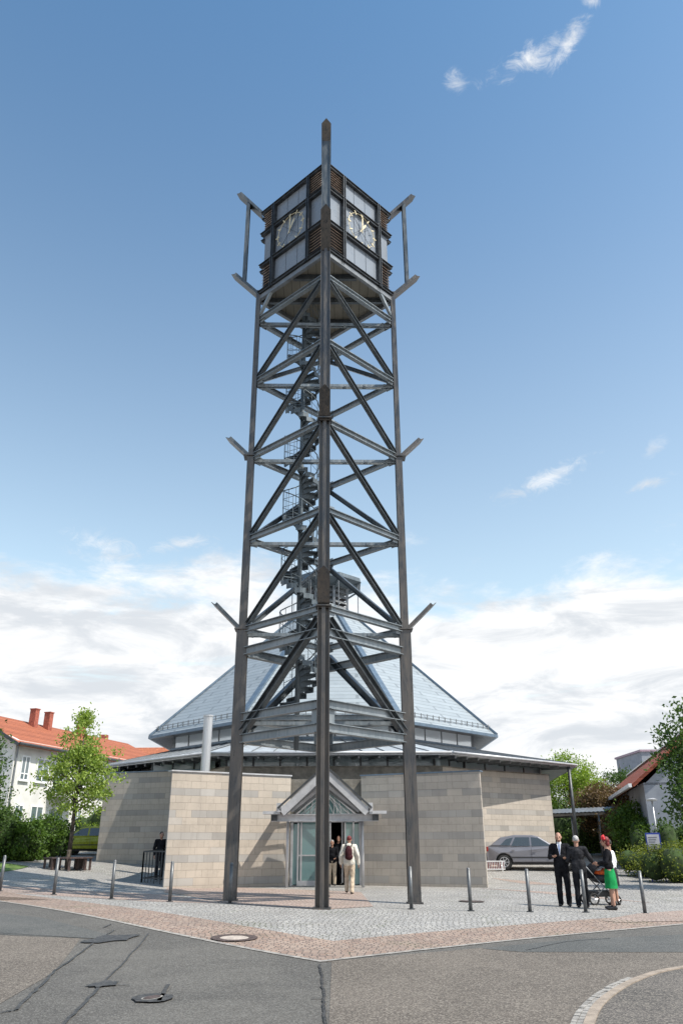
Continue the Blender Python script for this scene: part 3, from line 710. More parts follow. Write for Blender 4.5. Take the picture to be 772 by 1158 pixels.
# spiral stair
SCX, SCY = -.80, .75; SR = .60
stair = empty('spiral_stair', (SCX, SCY, 0)); stair.parent = tower
MB().tube((0, 0, H(SCX + TC.x, SCY + TC.y) + 3.9), (0, 0, 19.9), .075, n=14).build('centre_pole', M['stair'], stair, True)
per = 13; pitch = 2.08; ns = int((19.5 - 5.5) / pitch * per)
hr = []; proto_mesh = None
for k in range(ns):
    t_ = -2 * math.pi * k / per + 2.4; z_ = 5.5 + k * pitch / per; dt = 2 * math.pi / per * .62
    hr.append(Vector((SR * math.cos(t_), SR * math.sin(t_), z_ + .95)))
    if proto_mesh is None:
        mb = MB(); c0 = (.09, -.10); tt = dt
        poly = [(.07, -.05), (SR * math.cos(-tt / 1), SR * math.sin(-tt / 1)), (SR * 1.01, 0), (SR * math.cos(tt / 1), SR * math.sin(tt / 1)), (.07, .05)]
        mb.prism(poly, 0, .03)
        mb.prism([(SR * .96 * math.cos(-tt), SR * .96 * math.sin(-tt)), (SR * math.cos(-tt), SR * math.sin(-tt)), (SR * 1.01, 0), (SR * math.cos(tt), SR * math.sin(tt)), (SR * .96 * math.cos(tt), SR * .96 * math.sin(tt)), (SR * .965, 0)], -.13, .0)
        v0 = len(mb.v); mb.add([(.06, -.012, -.22), (.06, .012, -.22), (SR, .012, -.03), (SR, -.012, -.03), (.06, -.012, 0), (.06, .012, 0), (SR, .012, 0), (SR, -.012, 0)], [(0, 3, 2, 1), (4, 5, 6, 7), (0, 1, 5, 4), (1, 2, 6, 5), (2, 3, 7, 6), (3, 0, 4, 7)])
        o = mb.build('step', M['stair'], stair); proto_mesh = o.data
    else:
        o = bpy.data.objects.new('step', proto_mesh); C.objects.link(o); o.parent = stair
    o.location = (0, 0, z_); o.rotation_euler.z = t_
rl = MB(); rl.path(hr, .02, 5); rl.path([p - Vector((0, 0, .3)) for p in hr], .009, 4); rl.path([p - Vector((0, 0, .6)) for p in hr], .009, 4)
for k, p in enumerate(hr):
    rl.tube(p - Vector((0, 0, .97)), p, .010, n=5)
rl.build('handrail', M['stair'], stair)
for dy in (-.5, .5): MB().ibeam((-1.55, dy, 4.98), (2.9, dy, 4.98), .12, .14).build('stair_support_beam', M['beam'], stair)

# ================================================================== CHURCH
church = empty('church', (0, 0, 0)); tag(church, 'low sandstone church with wide octagonal metal roof and louvred lantern behind the tower', 'church')
def wall(p0, p1, z1, m_, name='wall', th=.35, zb=None, parent=church):
    p0 = Vector((p0[0], p0[1], 0)); p1 = Vector((p1[0], p1[1], 0)); d = p1 - p0; L = d.length; ang = math.atan2(d.y, d.x)
    zb = min(H(p0.x, p0.y), H(p1.x, p1.y)) - .4 if zb is None else zb
    mb = MB(); mb.box((L / 2, th / 2, (z1 - zb) / 2), (L, th, z1 - zb))
    o = mb.build(name, m_, parent, loc=(p0.x, p0.y, zb), rz=ang); return o
WT = 4.06
WL0 = (-6.12, 29.35); WL1 = (-2.0, 31.8); WR0 = (.72, 31.8); WR1 = (5.02, 29.9)
def coping(p0, p1, z, w_=.42, off_=.17, m_=None, parent=church):
    p0 = Vector((p0[0], p0[1], 0)); p1 = Vector((p1[0], p1[1], 0)); d = (p1 - p0).normalized(); n = Vector((-d.y, d.x, 0)) * off_
    MB().bar(p0 + n + Vector((0, 0, z + .025)) - d * .03, p1 + n + Vector((0, 0, z + .025)) + d * .03, w_, .05).build('coping', m_ or M['blue_metal'], parent)
wall(WL0, WL1, WT, M['stone'], 'wing_wall', th=.1); coping(WL0, WL1, WT, m_=M['white_metal'])
wall(WR0, WR1, WT, M['stone_grey'], 'wing_wall', th=.1); coping(WR0, WR1, WT)
# wing flanks
wall((-6.10, 29.43), (-6.28, 34.6), WT, M['stone'], 'wing_flank', th=-.06); wall((5.0, 29.99), (5.33, 37.6), WT, M['stone_grey'], 'wing_flank', th=.06)
WP = [(-11.7, 40.3), (-6.2, 38.5), (-5.4, 37.4), (4.6, 37.4), (6.2, 39.2), (10.7, 42.4), (12.0, 52), (6, 62), (-7, 62), (-13.2, 52)]
BT = 4.9
LOWXY = ((-6.1, 36.35), (4.9, 36.35), (12.15, 42.6), (13.4, 55), (6.5, 63.8), (-7.5, 63.8), (-14.2, 55), (-12.9, 42.8))
def under_roof(p):
    return all((LOWXY[(q + 1) % 8][0] - LOWXY[q][0]) * (p.y - LOWXY[q][1]) - (LOWXY[(q + 1) % 8][1] - LOWXY[q][1]) * (p.x - LOWXY[q][0]) > 1.5 for q in range(8))
for i in range(len(WP)):
    a, b = WP[i], WP[(i + 1) % len(WP)]
    mt = M['concrete'] if i == 2 else (M['stone_grey'])
    wall(a, b, BT, mt, 'body_wall'); coping(a, b, BT, m_=M['blue_metal'] if i > 4 or i < 1 else M['concrete'])
    # clerestory panes with posts
    p0 = Vector((*a, 0)); p1 = Vector((*b, 0)); d = (p1 - p0); L = d.length; d.normalize(); n = Vector((-d.y, d.x, 0)) * .45
    k_ = max(1, round(L / 1.25))
    for j in range(k_):
        q0 = p0 + n + d * (L * j / k_); q1 = p0 + n + d * (L * (j + 1) / k_)
        if q0.y < 60 and under_roof(q0) and under_roof(q1):
            wn = MB(); wn.bar(q0 + Vector((0, 0, BT + .05)), q0 + Vector((0, 0, 5.52)), .06, .08, d); wn.build('clerestory_post', M['dark_metal'], church)
            MB().plate([q0 + d * .04 + Vector((0, 0, BT + .05)), q1 - d * .04 + Vector((0, 0, BT + .05)), q1 - d * .04 + Vector((0, 0, 5.5)), q0 + d * .04 + Vector((0, 0, 5.5))], .012).build('clerestory_pane', M['glass_clear'], church)
# concrete wall above the entrance, seen between the wings
MB().box((-.64, 32.25, 3.33), (2.9, .2, 1.3)).build('porch_wall', M['concrete'], church)
# flat roof between wings and body
fl = MB(); fl.prism([(-5.9, 29.9), (-2.1, 32.2), (.8, 32.2), (4.8, 30.4), (5.1, 37.5), (-6.0, 37.5)], 3.75, 3.85); fl.build('porch_roof', M['dark_metal'], church)
# interior floor & core so that the glass has something behind it
# lower roof
UC = Vector((-1.1, 50, 0))
def octo(r_, z_, c=UC):
    t_ = r_ * .4142
    return [Vector((c.x + x * 1.0, c.y + y, z_)) for x, y in ((-t_, -r_), (t_, -r_), (r_, -t_), (r_, t_), (t_, r_), (-t_, r_), (-r_, t_), (-r_, -t_))]
EZ = 5.47
LOW = [Vector((x, y, EZ)) for x, y in ((-6.1, 36.35), (4.9, 36.35), (12.15, 42.6), (13.4, 55), (6.5, 63.8), (-7.5, 63.8), (-14.2, 55), (-12.9, 42.8))]
RING = octo(8.75, 6.62)
lr = MB()
for i in range(8): j = (i + 1) % 8; lr.plate([LOW[i], LOW[j], RING[j], RING[i]], .09)
lr.build('lower_roof', M['seam'], church)
sm = MB()
for i in range(8):
    j = (i + 1) % 8; n_ = 11
    for k in range(n_ + 1):
        a = LOW[i].lerp(LOW[j], k / n_); b = RING[i].lerp(RING[j], k / n_); sm.bar(a + Vector((0, 0, .02)), b + Vector((0, 0, .02)), .025, .05)
sm.build('roof_seams', M['mid_metal'], church)
fa = MB(); gt = MB()
for i in range(8):
    j = (i + 1) % 8; d = (LOW[j] - LOW[i]).normalized(); n = Vector((d.y, -d.x, 0)) * .06
    fa.bar(LOW[i] + n - Vector((0, 0, .09)), LOW[j] + n - Vector((0, 0, .09)), .06, .13); gt.tube(LOW[i] + n * 2.2 - Vector((0, 0, .05)), LOW[j] + n * 2.2 - Vector((0, 0, .05)), .06, n=8)
fa.build('fascia', M['white_metal'], church); gt.build('gutter', M['white_metal'], church, True)
so_ = MB()
INN = [Vector((v.x, v.y, EZ - .14)) for v in LOW]; IN2 = octo(9.6, EZ + .02)
for i in range(8): j = (i + 1) % 8; so_.plate([INN[j], INN[i], IN2[i], IN2[j]], .03)
so_.build('eaves_soffit', M['seam'], church)
rb = MB()
for i in (0, 1, 7):
    j = (i + 1) % 8
    for k in range(12):
        a = INN[i].lerp(INN[j], (k + .5) / 12); b = IN2[i].lerp(IN2[j], (k + .5) / 12); d = (b - a).normalized(); rb.bar(a + d * .15 - Vector((0, 0, .07)), a + d * 1.7 - Vector((0, 0, .07)), .07, .12)
rb.build('rafters', M['mid_metal'], church)
# blue ridge strip and upper clerestory
uc = MB(); R2 = octo(8.72, 6.55); R3 = octo(8.72, 6.75)
for i in range(8): uc.bar(R2[i] + Vector((0, 0, .1)), R2[(i + 1) % 8] + Vector((0, 0, .1)), .14, .22)
uc.build('upper_sill', M['blue_metal'], church)
PA = octo(8.6, 6.75); PB = octo(8.6, 7.5)
for i in range(8):
    j = (i + 1) % 8
    for k in range(5):
        a = PA[i].lerp(PA[j], k / 5); b = PA[i].lerp(PA[j], (k + 1) / 5)
        MB().bar(a, a + Vector((0, 0, .8)), .14 if k == 0 else .07, .14 if k == 0 else .07, (1, 0, 0)).build('upper_post', M['mid_metal'], church)
        d = (b - a).normalized() * .05; up = Vector((0, 0, .78))
        MB().plate([a + d, b - d, b - d + up, a + d + up], .012).build('upper_pane', M['glass_sky'], church)
# main roof
EV = octo(9.95, 7.38); TP = octo(1.4, 15.85)
for i in range(8):
    j = (i + 1) % 8
    ctr = (EV[i] + EV[j]) / 2; ang = math.atan2(EV[j].y - EV[i].y, EV[j].x - EV[i].x)
    Mi = Matrix.Rotation(-ang, 3, 'Z')
    pl = [Mi @ (v - Vector((ctr.x, ctr.y, 0))) for v in (EV[i], EV[j], TP[j], TP[i])]
    MB().plate(pl, .12).build('main_roof', M['roof'], church, loc=(ctr.x, ctr.y, 0), rz=ang)
hp = MB()
for i in range(8): hp.bar(EV[i] + Vector((0, 0, .05)), TP[i] + Vector((0, 0, .05)), .30, .12)
hp.build('hip_ridges', M['blue_metal'], church)
ef = MB(); sg = MB()
for i in range(8):
    j = (i + 1) % 8; ef.bar(EV[i] - Vector((0, 0, .06)), EV[j] - Vector((0, 0, .06)), .12, .15)
    if i in (0, 1, 7):
        a0_, b0_ = EV[i].lerp(TP[i], .035), EV[j].lerp(TP[j], .035)
        for h_ in (.1, .22): sg.bar(a0_ + Vector((0, 0, h_)), b0_ + Vector((0, 0, h_)), .02, .02)
        n_ = 16
        for k in range(n_): q = a0_.lerp(b0_, (k + .5) / n_); sg.bar(q + Vector((0, 0, .02)), q + Vector((0, 0, .28)), .03, .05)
ef.build('eaves_board', M['blue_metal'], church); sg.build('snow_guard', M['mid_metal'], church)
us = MB(); U1 = octo(9.9, 7.25); U2 = octo(7.6, 7.5)
for i in range(8): j = (i + 1) % 8; us.plate([U1[j], U1[i], U2[i], U2[j]], .03)
us.build('upper_soffit', M['dark_metal'], church)
# lantern
LN = empty('lantern', (UC.x, UC.y, -.5)); LN.parent = church
O0 = Vector((0, 0, 0))
for i in range(8):
    j = (i + 1) % 8; b0 = octo(1.45, 0, O0)
    MB().bar(b0[i] + Vector((0, 0, 15.75)), b0[i] + Vector((0, 0, 18.2)), .16, .16, (1, 0, 0)).build('post', M['mid_metal'], LN)
    lv = MB()
    for k in range(6):
        z_ = 15.95 + k * .36; d = (b0[j] - b0[i]).normalized() * .1; o_ = (b0[i] + b0[j]).normalized() * .07
        lv.plate([b0[i] + d + o_ + Vector((0, 0, z_)), b0[j] - d + o_ + Vector((0, 0, z_)), b0[j] - d - o_ + Vector((0, 0, z_ + .22)), b0[i] + d - o_ + Vector((0, 0, z_ + .22))], .03)
    lv.build('louvre', M['mid_metal'], LN)
MB().tube((0, 0, 15.6), (0, 0, 17.9), .95, n=16).build('core', M['dark_metal'], LN)
cp_ = MB(); c0, c1, c2 = octo(1.5, 17.75, O0), octo(2.35, 18.15, O0), octo(2.3, 18.42, O0)
for i in range(8):
    j = (i + 1) % 8; cp_.quad(c0[i], c0[j], c1[j], c1[i]); cp_.quad(c1[i], c1[j], c2[j], c2[i])
    cp_.bar(c0[i] + Vector((0, 0, -.25)), c1[i], .07, .12)
cp_.add(c2 + [Vector((0, 0, 18.75))], [(i, (i + 1) % 8, 8) for i in range(8)]); cp_.add(octo(1.5, 17.76, O0), [(7, 6, 5, 4, 3, 2, 1, 0)])
cp_.build('cap', M['stair'], LN)
for i in (1, 2, 0, 7): MB().tube(c1[i] * .92 - Vector((0, 0, c1[i].z * .92 - 16.0)), c1[i] * .92 + Vector((0, 0, c1[i].z * .08)), .03, n=6).build('stay_rod', M['mid_metal'], LN)
# metal flue in front of the left eaves
f0 = at(232, 872, 33.5); fm = MB(); fm.tube((f0.x, f0.y, 3.8), (f0.x, f0.y, at(232, 809, 33.5).z), .19, n=20); fm.tube((f0.x, f0.y, at(232, 809, 33.5).z - .06), (f0.x, f0.y, at(232, 809, 33.5).z), .215, n=20)
fm.build('flue', mat('brushed_pale_steel', (.52, .53, .54), .35, .6, .05, 3, stretch=(6, 6, .4)), church, False)
# far right roof column
c0 = G(655, 957); c1 = at(641, 866, 42.3)
MB().tube((11.75, 42.3, H(11.75, 42.3) - .1), (11.75, 42.3, 5.36), .085, n=14).build('roof_column', M['dark_metal'], church, True)
# ---- entrance
ent = empty('entrance', (0, 0, 0)); ent.parent = church
ex = -.64; zg = H(ex, 31.8)
DY = 31.95
def fr(x0, x1, z0_, z1_, y_=DY, th=.09, m_=None, nm='door_frame'): return MB().box(((x0 + x1) / 2, y_, (z0_ + z1_) / 2), (x1 - x0, th, z1_ - z0_)).build(nm, m_ or M['white_metal'], ent)
zt = 2.62
for x_ in (-1.98, -1.72, -1.60, -.50, .06, .38, .62): fr(x_, x_ + (.10 if x_ in (-1.98, .62) else .06), zg, zt)
fr(-1.98, .72, zt - .22, zt - .15); fr(-1.98, .72, zt - .02, zt + .08, y_=DY - .012)
for x0, x1 in ((-1.66, -.5), (.12, .38)):
    fr(x0, x1, zg, zg + .16, y_=DY + .003); fr(x0, x1, zg + 1.0, zg + 1.05, y_=DY + .003)
    MB().box(((x0 + x1) / 2, DY + .03, (zg + zt - .2) / 2 + .08), (x1 - x0, .012, zt - .2 - zg - .1)).build('door_pane', M['glass_teal'], ent)
MB().box((-1.78, DY + .03, 1.3), (.26, .012, 2.1)).build('door_pane', M['glass_teal'], ent)
MB().box((.53, DY + .03, 1.3), (.22, .012, 2.1)).build('door_pane', M['glass_teal'], ent)
# open leaf turned inwards
MB().box((-.02, DY + .5, 1.35), (.05, .9, 2.1)).build('open_door_leaf', M['white_metal'], ent)
tr = MB()
for k in range(9):
    xa = -1.9 + k * .29; tr.tube((xa, DY, zt - .15), (xa + .145, DY, zt - .02), .012, n=4); tr.tube((xa + .145, DY, zt - .02), (xa + .29, DY, zt - .15), .012, n=4)
tr.build('transom_tracery', M['white_metal'], ent)
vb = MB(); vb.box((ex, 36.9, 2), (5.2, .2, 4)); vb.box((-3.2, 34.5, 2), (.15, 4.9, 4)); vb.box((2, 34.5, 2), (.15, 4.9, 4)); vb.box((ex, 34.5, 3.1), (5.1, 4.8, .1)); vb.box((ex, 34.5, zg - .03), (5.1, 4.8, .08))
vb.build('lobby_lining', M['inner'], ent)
# gable canopy: pitched folded-metal roof, deep reveals, I-beam
cn = empty('gable_canopy', (ex, 31.0, 0)); cn.parent = church
YF, YB = -1.35, .95; az, bz, hw = 4.22, 2.72, 1.62
for s_ in (-1, 1):
    # outer roof plate, then three stepped reveals that recede inwards
    for k, (o_, yf, th) in enumerate(((0, YF, .26), (.25, YF + .22, .10), (.37, YF + .48, .10), (.47, YF + .8, .09))):
        A1 = Vector((s_ * .0, yf, az - o_ * 1.35)); B1 = Vector((s_ * (hw - o_ * .95), yf, bz + .04 + o_ * .02))
        dp = .62 if k == 0 else .34
        q = [A1, B1, B1 + Vector((0, dp, 0)), A1 + Vector((0, dp, 0))]
        if s_ > 0: q = q[::-1]
        nrm_ = (q[1] - q[0]).cross(q[2] - q[0]).normalized()
        if nrm_.z < 0: q = q[::-1]
        MB().plate(q, th).build('roof_slope' if k == 0 else 'reveal', M['white_metal'] if k % 2 == 0 else M['mid_metal'], cn)
    A1 = Vector((0, YF + .62, az - .04)); B1 = Vector((s_ * hw, YF + .62, bz)); q = [A1, B1, B1 + Vector((0, YB - YF - .62, 0)), A1 + Vector((0, YB - YF - .62, 0))]
    q = q[::-1] if s_ > 0 else q
    MB().plate(q, .012).build('roof_glazing', M['glass_roof'], cn)
    for yb in (-.2, .35, .9): MB().bar((0, yb, az - .12), (s_ * hw, yb, bz - .06), .06, .08).build('rafter', M['white_metal'], cn)
    MB().box((s_ * (hw + .02), (YF + YB) / 2, bz + .12), (.16, YB - YF, .30)).build('box_gutter', M['white_metal'], cn)
    vg = MB(); vg.ext([(-.02, -.02), (.02, -.02), (.02, .05), (-.02, .05)], Vector((0, YF - .02, az + .03)), Vector((s_ * (hw + .05), YF - .02, bz + .08))); vg.build('verge_trim', M['dark_metal'], cn)
    MB().box((s_ * (hw + .28), YF + .28, bz - .05), (.62, .5, .10)).build('eave_wing', M['white_metal'], cn)
MB().ibeam((-hw - .3, YF + .35, bz - .22), (hw + .3, YF + .35, bz - .22), .2, .24, .02, .02).build('canopy_beam', M['white_metal'], cn)
for s_ in (-1, 1): MB().box((s_ * (hw + .2), YF + .35, bz - .22), (.22, .24, .2)).build('beam_end', M['dark_metal'], cn)
for s_ in (-1, 1): MB().tube((s_ * 1.35, YF + .75, H(ex + s_, 30.4) - .05), (s_ * 1.35, YF + .75, bz - .1), .055, n=12).build('canopy_post', M['white_metal'], cn, True)
ty = .86; gz = az - .62
MB().add([(-1.15, ty, bz - .05), (1.15, ty, bz - .05), (0, ty, gz)], [(0, 1, 2)]).build('gable_pane', M['glass_teal'], cn)
gb = MB(); P3 = [Vector((-1.15, ty - .03, bz - .05)), Vector((1.15, ty - .03, bz - .05)), Vector((0, ty - .03, gz))]
for a, b in ((0, 1), (1, 2), (2, 0)): gb.bar(P3[a], P3[b], .05, .06)
for k in range(-3, 4):
    xk = k * .3; gb.tube((xk, ty - .03, bz - .05), (xk * .5 + .18, ty - .03, bz + .5 + .2 * (1 - abs(k) / 3)), .013, n=5); gb.tube((xk, ty - .03, bz - .05), (xk * .5 - .18, ty - .03, bz + .5 + .2 * (1 - abs(k) / 3)), .013, n=5)
gb.path([Vector((.42 * math.cos(t), ty - .035, bz + .02 + .62 * math.sin(t))) for t in [math.pi * k / 14 for k in range(15)]], .016, 5)
gb.build('gable_tracery', M['white_metal'], cn)

# ================================================================== STREET FURNITURE
BOL = [(0, 1008), (61, 1012), (126, 1017), (192, 1020), (260, 1022), (465, 1028.5), (532, 1030.5), (599, 1031.5), (662, 1032), (729, 1033.5)]
names = ['leftmost bollard cut off by the photo edge', 'steel bollard standing in front of the round tree bench', 'steel bollard between tree bench and metal railing', 'steel bollard in front of the left wing wall corner',
         'steel bollard touching the left tower leg in view', 'steel bollard in front of the right tower leg', 'steel bollard in front of the right wing wall end', 'steel bollard left of the man in black suit',
         'steel bollard directly in front of the grey-haired man', 'rightmost steel bollard, right of the woman in green']
bm0 = None
for (px, py), lb in zip(BOL, names):
    g = G(px, py)
    if bm0 is None:
        bm0 = empty('bollard', g); MB().tube((0, 0, -.05), (0, 0, .90), .043, n=16).build('post', M['bollard'], bm0, True)
        MB().tube((0, 0, .90), (0, 0, .93), .045, .03, n=16).build('cap', M['bollard'], bm0); MB().tube((0, 0, .0), (0, 0, .02), .085, n=16).build('base_ring', M['dark_metal'], bm0); o = bm0
    else: o = copy_tree(bm0)
    o.location = g; o.rotation_euler.z = random.uniform(0, 3); tag(o, lb, 'bollard', 'bollards along the edge of the square')

# young maple and its round bench
tb = G(76, 983)
def leaves(mb, centres, n_per, spread, size, flat=.5):
    cs = np.asarray(centres); N = len(cs) * n_per
    c = np.repeat(cs, n_per, 0) + rng.normal(0, spread, (N, 3)) * np.array([1, 1, .75])
    a = rng.normal(0, 1, (N, 3)); a /= np.linalg.norm(a, axis=1)[:, None]
    b = rng.normal(0, 1, (N, 3)); b -= (b * a).sum(1)[:, None] * a; b /= np.linalg.norm(b, axis=1)[:, None]
    s = (size * rng.uniform(.6, 1.25, N))[:, None]
    q = np.stack([c - a * s, c + b * s * .5 - a * s * .1, c + a * s, c - b * s * .5 + a * s * .1], 1).reshape(-1, 3)
    base = len(mb.v); mb.v += [tuple(p) for p in q.tolist()]
    mb.f += [(base + 4 * i, base + 4 * i + 1, base + 4 * i + 2, base + 4 * i + 3) for i in range(N)]; mb.mi += [mb.k] * N
    return mb
def tree(loc, h, trunk_h, cr, label, leaf, n_cl=160, n_per=40, size=.07, spread=.22, shape='ovoid', r0=.09, group=None, name='leafy_tree', nl=16, open_=.0, top_pow=1.0):
    root = empty(name, loc); tag(root, label, 'tree', group)
    tr_ = MB(); lean = random.uniform(-.03, .03)
    pts = [Vector((lean * k * h * .1 + random.uniform(-.02, .02) * h * .15, random.uniform(-.02, .02) * h * .15, h * .93 * k / 8)) for k in range(9)]; pts[0] = Vector((0, 0, -.1)); pts[1].x *= .3; pts[1].y *= .3
    for k in range(8): tr_.tube(pts[k], pts[k + 1], r0 * (1 - k / 8.6) ** .8, r0 * (1 - (k + 1) / 8.6) ** .8, 8)
    cen = []
    def rad(f):          # f = 0 crown bottom, 1 top
        if shape == 'cone': return cr * min(1, f * 5 + .35) * (1 - f) ** .62 + .05
        if shape == 'maple': return cr * (min(1, f * 4 + .45) * (1 - .25 * f) if f < .55 else (1 - .1375) * max(0, (1 - f) / .45) ** 1.15) + .06
        return cr * math.sqrt(max(0.02, 1 - (2 * f - .9) ** 2 / 1.25))
    for k in range(nl):
        f = (k + .3) / nl * .85; z0_ = trunk_h * .92 + (h - trunk_h) * f * .75; t_ = k * 2.4 + random.uniform(-.4, .4)
        L = rad(min(1, f + .12)) * random.uniform(.75, 1.0); q = z0_ / (h * .93) * 8; i0 = min(7, int(q)); b0 = pts[i0].lerp(pts[i0 + 1], q - i0)
        mid = b0 + Vector((math.cos(t_) * L * .5, math.sin(t_) * L * .5, L * .38)); end = b0 + Vector((math.cos(t_) * L * .92, math.sin(t_) * L * .92, L * .62))
        rr_ = r0 * .42 * (1 - f * .6); tr_.tube(b0, mid, rr_, rr_ * .6, 6); tr_.tube(mid, end, rr_ * .6, rr_ * .2, 5)
        for m_ in range(3):
            e2 = mid + Vector((random.uniform(-.5, .5), random.uniform(-.5, .5), random.uniform(.1, .5))) * L * .6; tr_.tube(mid, e2, rr_ * .4, rr_ * .12, 4); cen.append(tuple(e2))
        cen += [tuple(end), tuple(mid.lerp(end, .6))]
    while len(cen) < n_cl:
        f = random.random() ** top_pow; t_ = random.uniform(0, 2 * math.pi); rr_ = rad(f) * math.sqrt(random.uniform(.12, 1.0))
        wv = 1 + .22 * math.sin(3 * t_ + f * 9) + .12 * math.sin(7 * t_ + f * 17)
        z_ = trunk_h + (h - trunk_h) * f
        cen.append((math.cos(t_) * rr_ * wv, math.sin(t_) * rr_ * wv, z_))
    tr_.build('trunk', M['bark'], root, True)
    lf = MB(); leaves(lf, cen, n_per, spread, size); lf.build('crown', leaf, root)
    return root
tree(tb, 6.25, 2.25, 1.75, 'young maple with light green cone-shaped crown growing through the round bench', M['leaf_maple'], 190, 48, .075, .17, 'maple', .1, name='maple_tree', nl=20, top_pow=1.25)
bn = empty('tree_bench', tb); tag(bn, 'dark wooden bench encircling the young maple trunk', 'bench')
ob = []
for r_, z_ in ((.38, .43), (.98, .43)): ob.append([(r_ * math.cos(math.pi / 8 + k * math.pi / 4), r_ * math.sin(math.pi / 8 + k * math.pi / 4)) for k in range(8)])
for k in range(8):
    j = (k + 1) % 8; slat = MB()
    for a, b in ((0, .30), (.35, .64), (.69, 1.0)):
        L_ = lambda i, u: (ob[0][i][0] + (ob[1][i][0] - ob[0][i][0]) * u, ob[0][i][1] + (ob[1][i][1] - ob[0][i][1]) * u)
        slat.prism([L_(k, a), L_(j, a), L_(j, b), L_(k, b)][::-1], .40, .45)
    slat.build('seat_section', M['bench'], bn)
    t_ = math.pi / 8 + k * math.pi / 4
    for r_ in (.48, .88): MB().box((r_ * math.cos(t_), r_ * math.sin(t_), .18), (.09, .09, .44), t_).build('leg', M['bench'], bn)
# railing + dark person
rg = G(173, 1000); rg0 = G(160, 998)
ra = empty('metal_railing', (rg0.x, rg0.y, rg0.z)); tag(ra, 'dark grey metal railing beside the left wing wall corner', 'railing')
d1 = Vector((.92, -.15, .0)); d2 = Vector((.35, 1.5, .04))
rm = MB(); rb_ = MB()
for o_, d_ in ((Vector((0, 0, 0)), d1), (Vector((0, 0, 0)), d2)):
    rm.bar(o_ + Vector((0, 0, 1.02)), o_ + d_ + Vector((0, 0, 1.02)), .05, .05); rm.bar(o_ + Vector((0, 0, .14)), o_ + d_ + Vector((0, 0, .14)), .04, .04)
    n_ = 4 if d_ is d1 else 6
    for k in range(n_ + 1): p = o_ + d_ * (k / n_); rb_.bar(p + Vector((0, 0, -.08)), p + Vector((0, 0, 1.0)), .045 if k in (0, n_) else .025, .045 if k in (0, n_) else .025, (1, 0, 0))
rm.build('rails', M['dark_metal'], ra); rb_.build('balusters', M['dark_metal'], ra)
